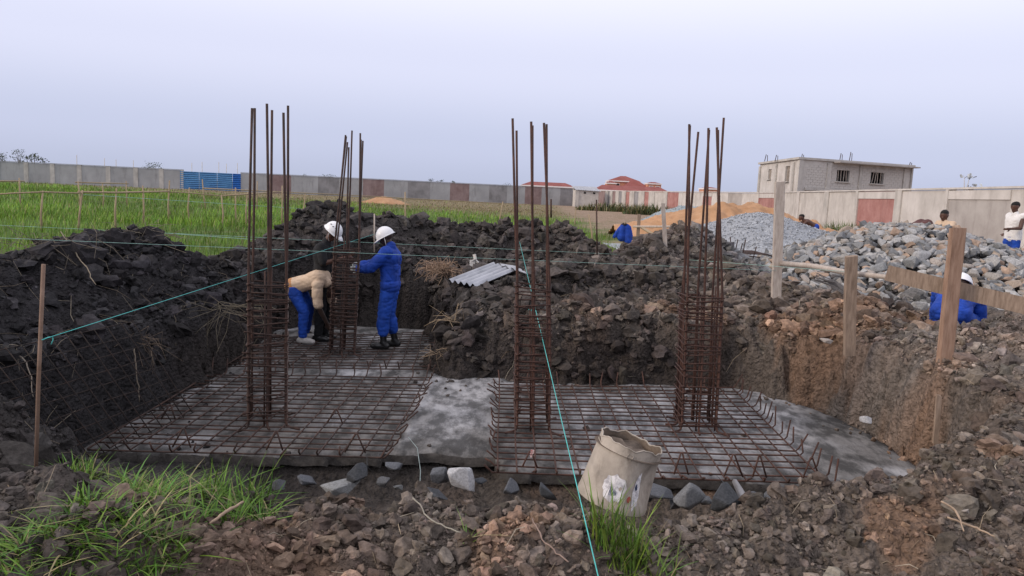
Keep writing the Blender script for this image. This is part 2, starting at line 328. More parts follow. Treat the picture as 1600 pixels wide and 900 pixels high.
def soil(x, y, z):
    n1 = fbm(x*.8, y*.8, 4); n2 = fbm(x*2.3+9, y*2.3+4, 4); n3 = fbm(x*7, y*7, 2)
    dark = np.array([.056, .049, .046]); brown = np.array([.122, .100, .085]); tan = np.array([.19, .122, .084]); black = np.array([.030, .028, .030])
    grey = np.array([.20, .18, .165])
    lerp = lambda a, b, t: a+(b-a)*np.asarray(t)[..., None]
    tR = sstep(-2.2, 2.2, x+1.0*n1+np.clip(5.6-y, -1.2, 1.6)*1.0)
    c = lerp(np.broadcast_to(black, x.shape+(3,)), dark, sstep(-4.6, -2.2, x+n1+np.clip(5.6-y, -1, 1.5)*1.3))
    c = lerp(c, brown, tR)
    c = lerp(c, dark, .6*sstep(9.6, 11.5, y+n2)*sstep(3.4, 2.2, x))
    c = lerp(c, tan, .7*np.exp(-((x+1.15)/.45)**2-((y-3.5)/.35)**2))
    c = lerp(c, tan, sstep(.12, .42, n2)*tR*.85*sstep(10.8, 9.6, y))
    c = lerp(c, tan, sstep(.05, .4, n2+.16)*sstep(1.9, 2.6, x+.3*n1)*sstep(5.4, 6.2, y)*sstep(10.4, 9.4, y)*.85)
    c = lerp(c, grey, sstep(.1, .4, n1)*sstep(3.3, 3.9, x)*sstep(8.6, 7.6, y)*.6)
    # darker foot of the cut behind the right-hand pad
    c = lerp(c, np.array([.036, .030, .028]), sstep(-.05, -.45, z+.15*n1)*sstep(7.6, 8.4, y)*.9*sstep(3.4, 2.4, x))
    # beyond the mud
    m = mudmask(x, y); rk_ = sstep(-.35, -.1, ridge_h(x, y, ROCKR)); c = lerp(c, np.array([.12, .115, .115]), rk_*.9)
    field = np.array([.085, .15, .026]); dry = np.array([.205, .165, .095]); road = np.array([.30, .215, .155])
    dist = np.sqrt(x*x+y*y)
    f = lerp(np.broadcast_to(field, x.shape+(3,)), dry, np.clip(sstep(38, 70, y+x*.75+12*n1)+.4*sstep(.1, .5, n2), 0, 1))
    rd = sstep(2.2, 4.8, x+n1*1.4-.028*np.clip(y-20, 0, 90))*sstep(14, 17, y+n1)
    f = lerp(f, road, rd*np.clip(1-.5*sstep(.1, .4, n2), 0, 1))
    f = lerp(f, np.array([.11, .105, .05]), sstep(150, 400, dist))
    return lerp(f, c, m)

def axis(lo, hi, a, b, st, g=1.055):
    core = list(np.arange(a, b, st)); s = st; p = a; L_ = []
    while p > lo:
        s *= g; p -= s; L_.append(p)
    s = st; p = core[-1]; H_ = []
    while p < hi:
        s *= g; p += s; H_.append(p)
    return np.array(L_[::-1]+core+H_)
xs = axis(-1500, 1500, -5.2, 5.0, .036, 1.045); ys = axis(-60, 2500, 2.4, 10.6, .036, 1.03)
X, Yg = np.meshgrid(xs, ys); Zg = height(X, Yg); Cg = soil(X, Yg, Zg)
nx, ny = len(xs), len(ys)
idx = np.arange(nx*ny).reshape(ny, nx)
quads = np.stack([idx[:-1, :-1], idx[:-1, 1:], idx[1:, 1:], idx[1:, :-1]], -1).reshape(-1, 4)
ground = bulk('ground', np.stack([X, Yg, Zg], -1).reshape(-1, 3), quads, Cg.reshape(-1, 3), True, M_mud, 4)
tagit(ground, 'dark excavated earth with banks, pit walls and the field beyond', None, None, 'structure')

# concrete blinding in the pit
sxs = np.arange(-4.4, 4.4, .045); sys_ = np.arange(5.0, 12.2, .045)
SX, SY = np.meshgrid(sxs, sys_); sd_ = sdpoly(SX+.05*fbm(SX*5, SY*5, 2), SY+.05*fbm(SX*5+7, SY*5, 2), SLAB)
SZ = PZ+.012*fbm(SX*2.5, SY*2.5, 4)+.006*vnoise(SX*14, SY*9)-.03*sstep(-.12, .02, sd_)
keep = sd_ < .0
mb = MB(); vid = -np.ones(SX.shape, int)
cells = keep[:-1, :-1] & keep[1:, :-1] & keep[:-1, 1:] & keep[1:, 1:]
pts = []; fcs = []
def gv(j, i):
    if vid[j, i] < 0: vid[j, i] = len(pts); pts.append((SX[j, i], SY[j, i], SZ[j, i]))
    return vid[j, i]
edge = {}
for j, i in zip(*np.nonzero(cells)):
    q = (gv(j, i), gv(j, i+1), gv(j+1, i+1), gv(j+1, i)); fcs.append(q)
    for a, b in zip(q, q[1:]+q[:1]):
        if (b, a) in edge: del edge[(b, a)]
        else: edge[(a, b)] = 1
low = {}
def lw(a):
    if a not in low: low[a] = len(pts); p = pts[a]; pts.append((p[0], p[1], p[2]-.085))
    return low[a]
ntop = len(fcs)
for a, b in list(edge): fcs.append((b, a, lw(a), lw(b)))
sp = np.array(pts); mud_shade = sstep(-.25, .25, fbm(sp[:, 0]*1.1, sp[:, 1]*1.1, 4)+.2*((sp[:, 0] < -1.0) & (sp[:, 1] > 5))-.28*(sp[:, 0] > 2.45)-.30*((sp[:, 0] > -.95) & (sp[:, 0] < -.1)))  # patchy mud tone plus painted shade over the left pit, bare strips paler
mb.put(sp, fcs, np.array([.235, .232, .24])*(1-mud_shade[:, None])+np.array([.115, .110, .108])*mud_shade[:, None])
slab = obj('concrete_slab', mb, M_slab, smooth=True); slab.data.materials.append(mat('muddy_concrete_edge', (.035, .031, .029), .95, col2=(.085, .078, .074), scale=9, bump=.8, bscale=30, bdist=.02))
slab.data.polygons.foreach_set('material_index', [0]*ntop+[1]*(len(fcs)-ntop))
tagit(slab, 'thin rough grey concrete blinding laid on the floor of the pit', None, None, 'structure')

# ------------------------------------------------------------------ clods
def ico(sub):
    bm = bmesh.new(); bmesh.ops.create_icosphere(bm, subdivisions=sub, radius=1); bm.verts.ensure_lookup_table()
    V = np.array([v.co[:] for v in bm.verts]); Fc = np.array([[v.index for v in f.verts] for f in bm.faces]); bm.free(); return V, Fc
ICO1, ICO2 = ico(1), ico(2)
def lumps(P, r, C, base, rng, flat=.75, rough=.5):
    V, Fc = base; n = len(P); k = len(V)
    R = randrot(n, rng); sc = rng.uniform(.65, 1.25, (n, 3)); sc[:, 2] *= flat
    off = rng.uniform(0, 100, (n, 1, 3)); Q = V[None]*1.3+off
    nk = rng.normal(size=(n, 7, 3)); nk /= np.linalg.norm(nk, axis=2)[..., None]; hk = rng.uniform(.58, 1.0, (n, 7, 1))
    pr = np.einsum('nij,kj->nik', nk, V); cut = np.min(np.where(pr > .05, hk/np.maximum(pr, .05), 9), 1)
    d = np.minimum(cut, 1.08)*(1+rough*vnoise(Q[..., 0], Q[..., 1], Q[..., 2])+.9*rough*vnoise(Q[..., 0]*2.6, Q[..., 1]*2.6, Q[..., 2]*2.6))
    W = V[None]*d[..., None]*sc[:, None, :]
    W = np.einsum('nij,nkj->nki', R, W); W[..., 2] *= .85
    W = W*r[:, None, None]+P[:, None, :]
    Fa = Fc[None]+(np.arange(n)*k)[:, None, None]
    Cc = np.repeat(C[:, None, :], k, 1)
    return W.reshape(-1, 3), Fa.reshape(-1, 3), Cc.reshape(-1, 3)
def scatter(n, x0, x1, y0, y1, rmin, rmax, base, rng, power=2.2, cond=None, sink=.25, tint=.35):
    x = rng.uniform(x0, x1, n); y = rng.uniform(y0, y1, n)
    m = mudmask(x, y) > .55
    m &= sdpoly(x, y, PIT) > np.where((x < 2.2) & (x > -1.2), .10, .16)+.10*fbm(x*3, y*3, 2)
    cl = fbm(x*1.3+31, y*1.3, 3); m &= rng.uniform(-.5, .30, n) < cl+.32
    if cond is not None: m &= cond(x, y)
    x = x[m]; y = y[m]; n = len(x)
    u = rng.uniform(0, 1, n); r = rmin*(1-u*(1-(rmin/rmax)**power))**(-1/power)
    z = height(x, y); C = soil(x, y, z)*(.6+1.15*rng.random((n, 1))**1.4)*np.where(rng.random((n, 1)) < .06, 1.7, 1)
    C = C*(1+.018*rng.normal(size=(n, 3)))
    return lumps(np.c_[x, y, z+r*sink], r, np.clip(C, .004, .5), base, rng)
def join(ch):
    Vs, Fs, Cs = [], [], []; k = 0
    for V, Fa, C in ch: Vs.append(V); Fs.append(Fa+k); Cs.append(C); k += len(V)
    return np.concatenate(Vs), np.concatenate(Fs), np.concatenate(Cs)
rg = np.random.default_rng(21)
near = [scatter(7500, -3.0, 3.0, 2.5, 4.9, .015, .062, ICO2, rg, 1.7),
        scatter(26000, -3.0, 3.2, 2.5, 4.9, .007, .02, ICO1, rg, 2.0),
        scatter(3400, 2.3, 6, 3.0, 9, .022, .10, ICO2, rg, 1.8), scatter(13000, 2.3, 6, 3.0, 9, .010, .028, ICO1, rg)]
tagit(bulk('soil_clods', *join(near), False, M_clod), 'crumbled brown and dark soil clods strewn over the foreground and right bank', None, None, 'stuff')
heap = [scatter(4600, -8, -2.8, 4.8, 12, .03, .15, ICO2, rg, 1.7), scatter(14000, -8, -2.8, 4.8, 12, .015, .045, ICO1, rg),
        scatter(7600, -2.5, 5.6, 8.5, 13, .03, .15, ICO2, rg, 1.7), scatter(17000, -2.5, 5.6, 8.5, 13, .012, .04, ICO1, rg),
        scatter(6500, -8, 6.5, 11.5, 17.2, .05, .16, ICO2, rg, 1.6), scatter(6000, -8, 6.5, 11.5, 17.2, .03, .07, ICO1, rg)]
tagit(bulk('mud_clods', *join(heap), False, M_clod), 'dark dug up mud clods covering the heaps round the pit', None, None, 'stuff')
def floorpts(n, rng):
    x = rng.uniform(-4.3, 4, n); y = rng.uniform(4.8, 11.6, n); s = sdpoly(x, y, PIT)
    m = (s < -.0) & (rng.uniform(0, 1, n) < np.exp(s*5)+.012); return x[m], y[m]
x, y = floorpts(4200, rg); z = np.where(sdpoly(x, y, SLAB) < 0, PZ, height(x, y)); r = rg.uniform(.008, .035, len(x))
tagit(bulk('floor_crumbs', *lumps(np.c_[x, y, z+r*.3], r, soil(x, y, z+.8)*rg.uniform(.7, 1.5, (len(x), 1)), ICO1, rg), False, M_clod), 'small soil crumbs fallen round the edge of the concrete', None, None, 'stuff')

# ------------------------------------------------------------------ reinforcement
def bar(name, pts, r, parent, mt=None, n=6): return obj(name, MB().tube(pts, r, n), mt or M_rebar, parent, True)
def column(base, lean, wx, wy, tops, zst, spacing, label, mt, rot=0.0, half=True):
    root = empty('rebar_column', base, 0, label, 'rebar column', 'rebar columns rising from the pads')
    rr = random.Random(int(base[0]*100)); k = len(tops)
    slots = [(-1, -1), (-.9, 1), (0, -1), (.05, 1), (1, -1), (1, 1), (-1, 0), (1, 0)][:k]
    R = rotz(rot)
    for (sx_, sy_), (tx, ty, tz) in zip(slots, tops):
        b = R @ np.array([sx_*wx/2, sy_*wy/2, 0])
        f = R @ np.array([sx_*.22+rr.uniform(-.05, .05), sy_*.2+rr.uniform(-.05, .05), 0])
        top = np.array([tx, ty, tz]); j = [rr.uniform(-.006, .006) for _ in range(6)]
        mid = b+np.array([lean[0]*.4+j[0], lean[1]*.4, zst]); m2 = mid+(top-mid)*.5+np.array([j[1], j[2], 0])
        bar('main_bar', [b+f*.5+[0, 0, .02], b+f*.2+[0, 0, .02], b+f*.06+[0, 0, .03], b+[0, 0, .08], b+[lean[0]*.12, 0, zst*.45], mid, m2, top], .0118, root, mt, 7)
    for q in range(6):
        a = q*math.pi/3+.4; b = R @ np.array([math.copysign(min(1, abs(math.cos(a))*1.3), math.cos(a))*wx/2, math.copysign(min(1, abs(math.sin(a))*1.3), math.sin(a))*wy/2, 0]); t = zst*rr.uniform(.85, 1.15)
        bar('short_bar', [b+[0, 0, .02], b+[rr.uniform(-.01, .01)+lean[0]*.2, rr.uniform(-.01, .01), t*.5], b+[lean[0]*.4, 0, t]], .0085, root, mt, 6)
    z = .08
    shared = {}
    while z < zst:
        v = rr.randrange(4)
        if v not in shared:
            a, c = wx/2+.014, wy/2+.014; e = rr.uniform(-.01, .01)
            P = [(-a, -c, e), (a, -c, -e), (a, c, e), (-a, c, -e), (-a, -c, e+.008), (-a+.02, -c-.03, e+.014)]
            if rr.random() < .6: P = P+[(-a-.03, -c-.05, e+.02)] if rr.random() < .5 else P+[(-a+.05, -c+.07, e+.015)]
            d = []
            for p, q in zip(P, P[1:]): d += [p, tuple(np.array(p)*.5+np.array(q)*.5+np.array([0, 0, rr.uniform(-.006, .006)]))]
            d.append(P[-1]); shared[v] = MB().tube([np.array(q) for q in d], .0072, 5).mesh('stirrup', True); shared[v].materials.append(mt)
        o = obj('stirrup', shared[v], None, root); f = z/zst
        o.location = (lean[0]*.4*f, lean[1]*.4*f, z); o.rotation_euler = (rr.uniform(-.07, .07), rr.uniform(-.07, .07), rot+rr.uniform(-.05, .05))
        z += spacing*rr.choice([.3, .45, .7, .8, .9, 1.1])
    return root
MESHZ = -.762
def col_at(px, py, tops, dYs, **k):
    b = AZ(px, py, MESHZ-.03); T = [AY(tx, ty, b[1]+dy)-b for (tx, ty), dy in zip(tops, dYs)]
    lean = np.mean(T, 0)[:2]; return column(tuple(b), lean, tops=T, **k)
dY = [-.17, .17, -.17, .17, -.17, .17, 0, 0]
col_at(418, 662, [(394, 169), (398, 169), (417, 162), (425, 172), (443, 176), (450, 165)], dY, wx=.33, wy=.34, zst=1.42, spacing=.082, label='tall rebar column of six bars on the front left pad nearest the leaning mesh', mt=M_rebar_d, rot=.30)
col_at(535, 552, [(540, 211), (543, 222), (545, 230), (550, 204), (563, 208), (567, 220), (541, 213), (564, 218)], dY, wx=.32, wy=.34, zst=1.50, spacing=.07, label='rebar column at the back of the pit with three men tying it', mt=M_rebar_d, rot=.18)
col_at(831, 668, [(801, 185), (807, 204), (830, 190), (832, 196), (850, 192), (854, 194)], dY, wx=.31, wy=.36, zst=1.42, spacing=.085, label='rebar column of the right pad standing beside the turquoise cord and tin pail', mt=M_rebar, rot=.03)
col_at(1085, 668, [(1077, 194), (1091, 206), (1107, 200), (1108, 203), (1120, 199), (1131, 184), (1078, 196), (1122, 203)], dY, wx=.34, wy=.36, zst=1.38, spacing=.082, label='right hand rebar column in front of the orange sand heap', mt=M_rebar, rot=-.02)

def matgrid(c00, c10, c11, c01, nu, nv, label, r=.0080, hooks=(), z=MESHZ, mt=None, group='rebar mats lying in the pit'):
    """bars along u (c00-c10 to c01-c11) and v; hooks: list of (edge, height)"""
    mt = mt or M_rebar
    c00, c10, c11, c01 = [np.asarray(q, float) for q in (c00, c10, c11, c01)]
    root = empty('rebar_mat', tuple((c00+c11)/2), 0, label, 'rebar mat', group); o0 = np.array(root.location); rr = random.Random(nu*31+nv)
    B = lambda u, v: (c00*(1-u)+c10*u)*(1-v)+(c01*(1-u)+c11*u)*v-o0
    hk = dict(hooks)
    def hook(p, outd, h):
        return [p+outd*.03+np.array([0, 0, .03]), p+outd*(.05+rr.uniform(-.03, .05))+np.array([rr.uniform(-.03, .03), rr.uniform(-.03, .03), h*rr.uniform(.6, 1.1)])]
    for i in range(nv):                                   # long bars along u
        v = (i+.5*0)/(nv-1); v = min(1, max(0, v+rr.uniform(-.12, .12)/(nv-1)*(0 < i < nv-1)))
        P = [B(u, min(1, max(0, v+rr.uniform(-.004, .004))))+[0, 0, rr.uniform(-.006, .006)] for u in np.linspace(0, 1, 5)]
        ex = rr.uniform(0, .05); du = (P[-1]-P[0])/np.linalg.norm(P[-1]-P[0])
        P[-1] = P[-1]+du*ex; P[0] = P[0]-du*rr.uniform(0, .05)
        if 'r' in hk: P = P+hook(P[-1], du, hk['r'])
        if 'l' in hk: P = hook(P[0], -du, hk['l'])[::-1]+P
        bar('cross_bar', P, r, root, mt, 5)
    for i in range(nu):
        u = i/(nu-1); u = min(1, max(0, u+rr.uniform(-.12, .12)/(nu-1)*(0 < i < nu-1)))
        P = [B(min(1, max(0, u+rr.uniform(-.004, .004))), v)+[0, 0, r*2+rr.uniform(-.004, .006)] for v in np.linspace(0, 1, 5)]
        dv = (P[-1]-P[0])/np.linalg.norm(P[-1]-P[0]); P[0] = P[0]-dv*rr.uniform(0, .04)
        if 'f' in hk and rr.random() < .75: P = hook(P[0], -dv, hk['f'])[::-1]+P
        if 'b' in hk and rr.random() < .7: P = P+hook(P[-1], dv, hk['b'])
        bar('long_bar', P, r, root, mt, 5)
    return root, B
A4 = lambda a, b, c, d: [AZ(*q, MESHZ) for q in (a, b, c, d)]
m1, B1 = matgrid(*A4((140, 702), (597, 716), (668, 590), (330, 585)), 15, 19, 'front left rebar mat on grey concrete under the nearest left column', hooks=[('r', .10), ('f', .10), ('b', .16)], mt=M_rebar_d)
m2, B2 = matgrid(*A4((352, 572), (672, 578), (682, 518), (425, 528)), 14, 15, 'back left rebar mat under the boots of the men at the column', hooks=[('r', .08), ('f', .14)], mt=M_rebar_d)
m3, B3 = matgrid(*A4((776, 738), (1292, 757), (1142, 606), (780, 601)), 17, 20, 'right hand rebar mat with upturned bar ends behind the tin pail', hooks=[('r', .20), ('f', .05), ('b', .16), ('l', .09)])
# bent chairs standing along the front edges
def chairs(root, B, us, v0, mt, h=.2):
    for u in us:
        p = B(u, v0); s = random.uniform(.06, .1)
        bar('chair_bar', [p+[-s, 0, .02], p+[-s*.1, .05, h], p+[s*.1, .05, h], p+[s, 0.02, .015]], .0075, root, mt, 6)
chairs(m1, B1, (.30, .62, .9), .02, M_rebar_d, .17); chairs(m1, B1, (.12, .45, .75), .3, M_rebar_d, .15)
chairs(m3, B3, (.56, .72, .80, .96), .015, M_rebar, .19); chairs(m3, B3, (.1,), .03, M_rebar, .14)
# mat leaning on the left wall of the pit
pA = AZ(95, 740, -.80); pB = AZ(300, 645, -.76); pC = pB+np.array([-.62, .1, .86]); pD = pA+np.array([-.75, .1, .86])
m4, B4 = matgrid(pA, pB, pC, pD, 12, 9, 'rusty rebar mat leaning on the dark left wall of the pit', r=.0048, mt=mat('darkest_steel', (.014, .011, .010), .8, col2=(.035, .022, .018), scale=9), group=None)  # darker steel colour than the other mats

# ------------------------------------------------------------------ stones under the pad edge
def rockmesh(seed, n=13, flat=.7):
    rr = np.random.default_rng(seed); p = rr.normal(size=(n, 3)); p /= np.linalg.norm(p, axis=1)[:, None]; p *= rr.uniform(.75, 1.1, (n, 1))
    p *= np.array([1, rr.uniform(.65, .95), rr.uniform(.5, .85)*flat/.7])
    bm = bmesh.new()
    for q in p: bm.verts.new(q)
    r_ = bmesh.ops.convex_hull(bm, input=bm.verts)
    for v in [v for v in bm.verts if not v.link_faces]: bm.verts.remove(v)
    bmesh.ops.bevel(bm, geom=bm.edges[:], offset=.05, segments=1, affect='EDGES', profile=.5)
    bmesh.ops.recalc_face_normals(bm, faces=bm.faces)
    me = bpy.data.meshes.new('stone'); bm.to_mesh(me); bm.free(); return me
def colmesh(me, c, mt):
    me = me.copy(); a = me.attributes.new('Col', 'FLOAT_COLOR', 'POINT')
    a.data.foreach_set('color', np.tile(np.array([*c, 1], np.float32), len(me.vertices))); me.materials.append(mt); return me
RK = [rockmesh(i) for i in range(14)]
GREYS = [(.215, .22, .225), (.29, .29, .295), (.15, .153, .16), (.36, .355, .35), (.27, .25, .23)]
TANS = [(.31, .25, .20), (.34, .245, .185), (.33, .29, .26)]
RKG = [[colmesh(m, c, M_stone) for m in RK] for c in GREYS]; RKT = [[colmesh(m, c, M_stone) for m in RK] for c in TANS]
RKD = [colmesh(m, (.06, .064, .072), M_stone) for m in RK]
RKM = [colmesh(m, (.10, .105, .118), M_stone) for m in RK]
RKW = [colmesh(m, (.42, .42, .44), M_stone) for m in RK]
def stone(px, py, Y, wpx, k, set_, label, rot=(0, 0, 0), sq=(1, .8, .8), dz=0):
    wpx = wpx*(1.3 if 720 < py < 780 and px < 1290 else 1); p = AY(px, py, Y); s = wpx/FPX*Y/2
    o = obj('stone', set_[k], None); o.location = p+np.array([0, 0, dz-(.03 if px > 780 and py < 800 and py > 720 else 0)]); o.scale = (s*sq[0], s*sq[1], s*sq[2]); o.rotation_euler = rot
    return tagit(o, label, 'stone', 'loose stones under the pad edge')
stone(722, 748, 5.62, 46, 3, RKW, 'pale pointed stone between the two pads, lightest of the loose stones', (.3, .8, .2), (1, .9, 1.0))
stone(694, 738, 5.75, 48, 5, RKM, 'round dark stone on the gap strip left of the pale pointed stone', (.1, .2, .9), (1, .9, .95))
stone(688, 770, 5.75, 46, 7, RKM, 'dark wedge stone in the ditch just below the round dark stone', (.2, .1, .3), (1, .8, .6))
stone(532, 762, 5.62, 64, 2, RKG[0], 'long flat grey stone lying below the front left mat', (.1, -.12, .3), (1, .5, .45))
stone(600, 752, 5.62, 24, 9, RKM, 'small upright stone right of the long flat stone below the left mat', (.5, .2, .9), (1, .9, 1.2))
stone(434, 757, 5.62, 26, 4, RKM, 'grey blue stone beside the grass at the left pad corner', (.4, .2, .3), (1, .8, 1.2))
stone(615, 728, 5.62, 32, 8, RKM, 'flat stone under the concrete at the right corner of the left mat', (.0, .1, .5), (1, .9, .5))
stone(624, 762, 5.62, 18, 6, RKG[0], 'fist sized stone in the ditch left of the dark wedge stone')
stone(1030, 765, 5.42, 46, 1, RKM, 'dark stone just right of the tin pail under the right mat', (.1, .2, .4), (1, .9, .9))
stone(1078, 770, 5.42, 60, 3, RKG[2], 'broad rough stone second right of the tin pail under the right mat', (.2, .1, .8), (1, .8, .8))
stone(1130, 772, 5.42, 56, 10, RKD, 'blackish square stone in the middle of the row under the right mat', (.1, .0, .2), (1, .9, .9))
stone(1178, 775, 5.42, 50, 11, RKM, 'grey stone behind the clear plastic strip under the right mat', (.5, .2, .2), (1, .9, .9))
stone(1236, 772, 5.42, 50, 12, RKM, 'mud caked upright stone at the right corner of the right mat', (.7, .9, .2), (1, .8, .7))
stone(1200, 790, 5.42, 34, 13, RKG[2], 'stone half sunk in soil below the right corner of the right mat', (.2, .4, 1.2))
for px_, py_, w_, k_, st_, lb_ in ((1003, 772, 40, 8, RKD, 'black stone half hidden by the right side of the tin pail'), (1055, 782, 30, 2, RKM, 'small stone wedged between the two stones right of the pail'), (1104, 778, 30, 6, RKG[2], 'small grey stone left of the blackish square stone'), (1155, 784, 34, 13, RKD, 'dark stone below the plastic strip under the right mat'),
    (1212, 770, 40, 9, RKM, 'grey stone left of the mud caked one at the right mat corner'), (860, 762, 40, 7, RKD, 'dark flat stone below the right mat left of the bright cord'), (800, 756, 36, 12, RKM, 'stone under the left front corner of the right mat'), (560, 740, 40, 10, RKD, 'dark stone tucked under the front left mat edge'), (480, 752, 36, 1, RKM, 'grey stone under the middle of the front left mat'), (750, 752, 28, 0, RKD, 'little dark stone right of the pale pointed stone')):
    stone(px_, py_, 5.45 if px_ > 780 else 5.7, w_, k_, st_, lb_, (random.uniform(0, .6), random.uniform(0, .6), random.uniform(0, 3)), (1, .9, .95))
stone(1292, 533, 7.55, 30, 2, RKT[2], 'flat pale stone lying on orange soil left of the shorter post', (.1, .15, .2), (1, .6, .45))
stone(1352, 655, 6.6, 26, 4, RKW, 'white lump of concrete at the foot of the right pit bank', (.4, .3, .1), (1, .8, .9))
stone(1512, 791, 3.85, 20, 6, RKT[2], 'yellowish pebble on the near right mound')

# ------------------------------------------------------------------ tin pail
pb = AY(955, 781, 4.45); R_ = roty(math.radians(15)) @ rotx(math.radians(-3))
pail = empty('tin_pail', tuple(pb), 0, 'battered beige tin pail with torn white label tilting in the grass', 'pail')
def pailsurf(r0, r1, h, wob, inset=0.0, n=56, rings=16):
    V = []
    for i in range(rings+1):
        t = i/rings; rad = r0+(r1-r0)*t-inset
        rad += .0025*math.exp(-((t-.80)/.02)**2)+.003*math.exp(-((t-.06)/.03)**2)
        for j in range(n):
            a = 2*math.pi*j/n
            d = wob*(math.sin(3*a+1+t)*.6+math.sin(7*a+2*t)*.35+.7*math.sin(2*a-2.2))*(.25+t)
            d -= .045*math.exp(-((a-5.5)/.35)**2-((t-.55)/.28)**2)
            zz = h*t+(t > .999)*(.006*math.sin(9*a)+.007*math.sin(5*a+1)+.004*math.sin(17*a))
            V.append((math.cos(a)*(rad+d), math.sin(a)*(rad+d), zz))
    Fc = [(i*n+j, i*n+(j+1) % n, (i+1)*n+(j+1) % n, (i+1)*n+j) for i in range(rings) for j in range(n)]
    return np.array(V), Fc
V, Fc = pailsurf(.222, .196, .39, .009); obj('shell', MB().put(V @ R_.T, Fc), M_pail, pail, True)
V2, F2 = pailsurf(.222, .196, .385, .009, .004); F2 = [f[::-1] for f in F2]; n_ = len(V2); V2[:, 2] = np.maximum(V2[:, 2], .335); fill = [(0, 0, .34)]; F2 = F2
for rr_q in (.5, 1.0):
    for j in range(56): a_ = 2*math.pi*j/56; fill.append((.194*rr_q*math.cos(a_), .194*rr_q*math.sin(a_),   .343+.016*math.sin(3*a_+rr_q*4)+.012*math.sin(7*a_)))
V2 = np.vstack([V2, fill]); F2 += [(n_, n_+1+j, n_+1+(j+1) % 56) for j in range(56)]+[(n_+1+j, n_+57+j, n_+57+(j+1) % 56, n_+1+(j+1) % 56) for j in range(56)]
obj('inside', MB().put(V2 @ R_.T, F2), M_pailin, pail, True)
rim = [V[16*56+j] for j in range(56)]; obj('rim', MB().tube([q @ R_.T for q in rim]+[rim[0] @ R_.T], .0045, 6), M_pail, pail, True)
def patch(name, a0, a1, t0, t1, mt, seed, lift=.003):
    rr = random.Random(seed); vs = []; k = 26
    for i in range(k):
        th = 2*math.pi*i/k; q = 1+.12*rr.uniform(-1, 1)
        a = (a0+a1)/2+(a1-a0)/2*math.cos(th)*q; t = (t0+t1)/2+(t1-t0)/2*math.sin(th)*q
        vs.append((a, t))
    vs.append(((a0+a1)/2, (t0+t1)/2)); P = []
    for a, t in vs:
        rad = .222-.026*t+lift; d = .009*(math.sin(3*a+1+t)*.6+math.sin(7*a+2*t)*.35+.7*math.sin(2*a-2.2))*(.25+t)-.045*math.exp(-((a-5.5)/.35)**2-((t-.55)/.28)**2)
        P.append((math.cos(a)*(rad+d), math.sin(a)*(rad+d), .39*t))
    obj(name, MB().put(np.array(P) @ R_.T, [(i, (i+1) % k, k) for i in range(k)]), mt, pail)
patch('label_patch', 4.12, 4.78, .14, .56, M_peel, 3, .0035); patch('label_scrap', 4.98, 5.26, .1, .66, M_peel, 8, .0035)
patch('print_mark', 5.02, 5.14, .40, .50, M_mark, 5, .005); patch('print_stain', 4.86, 4.98, .2, .3, M_redmark, 6, .005)
for i in range(6): patch('print_line', 4.34+.035*i, 4.36+.035*i, .2+.01*i, .38-.012*i, M_mark, 20+i, .0048)
obj('handle_lug', MB().tube([np.array(q) @ R_.T for q in [(-.02+.0, -.205, .31), (-.045, -.203, .335), (-.035, -.202, .36), (-.005, -.204, .35), (-.02, -.205, .31)]], .004, 5), M_pail, pail)

# ------------------------------------------------------------------ posts, rails, rods
def post(name, top, bot, Y, wpx, mt, label, cat='post', depth=.6, group=None, Yt=None, sink=.12):
    b = AY(*bot, Y); t = AY(*top, Yt or Y); b = b-(t-b)/np.linalg.norm(t-b)*sink; wd = wpx/FPX*Y; ax = (t-b); Ln = np.linalg.norm(ax); ax /= Ln
    u = np.cross([0, 1, 0], ax); u /= np.linalg.norm(u); q = np.cross(ax, u)
    root = None; m = MB(); k = 7; rr = random.Random(int(top[0]*7)); V = []
    prof = [(-1, -1), (-.86, -1.0), (.86, -1), (1, -.86), (1, .86), (.86, 1), (-.86, 1), (-1, .86)]
    n = len(prof)
    for i in range(k):
        s = i/(k-1); jx = rr.uniform(-.03, .03)
        for (a, c) in prof: V.append(u*(a*wd/2*(1+rr.uniform(-.03, .03))+jx*wd)+q*(c*wd/2*depth)+ax*(Ln*s+(rr.uniform(-.012, .012) if i == k-1 else 0)))
    Fc = [(i*n+j, i*n+(j+1) % n, (i+1)*n+(j+1) % n, (i+1)*n+j) for i in range(k-1) for j in range(n)]+[tuple(range(n))[::-1], tuple(range((k-1)*n, k*n))]
    o = obj(name, m.put(V, Fc), mt); o.location = b; tagit(o, label, cat, group); return o
post('timber_post', (1497, 357), (1476, 562), 7.0, 21, M_woodred, 'reddish squared timber post carrying the plank at the right of the pit')
post('wooden_post', (1330, 400), (1327, 538), 7.75, 17, M_wood, 'short weathered plank post between the gravel and rock heaps')
post('wooden_post', (1219, 284), (1214, 424), 10.9, 14, M_woodpale, 'tall pale pole before the grey gravel heap', sink=.5)
post('wooden_stake', (1467, 618), (1463, 670), 5.75, 8, M_wood, 'split stake stub stuck in the right bank of the pit')
post('wooden_stake', (1036, 318), (1040, 394), 12.6, 6, M_woodpale, 'thin whitish stake in mud before the small far gravel heap', sink=.4)
post('wooden_stake', (999, 335), (997, 362), 19, 5, M_wood, 'brown stake just right of the hanging blue jacket', sink=.4)
def stick(name, pts, r, mt, label, cat, group=None, n=6):
    P = np.array(pts); rt = P[0]; o = obj(name, MB().tube(P-rt, r, n), mt, None, True); o.location = rt; return tagit(o, label, cat, group)
stick('rail_pole', [AY(1222, 412, 10.85), AY(1270, 416, 9.9), AY(1330, 427, 8.0), AY(1396, 434, 7.4)], [.045, .04, .032, .026], M_woodpale, 'round pale pole tied from the tall pole to the short plank post', 'pole')
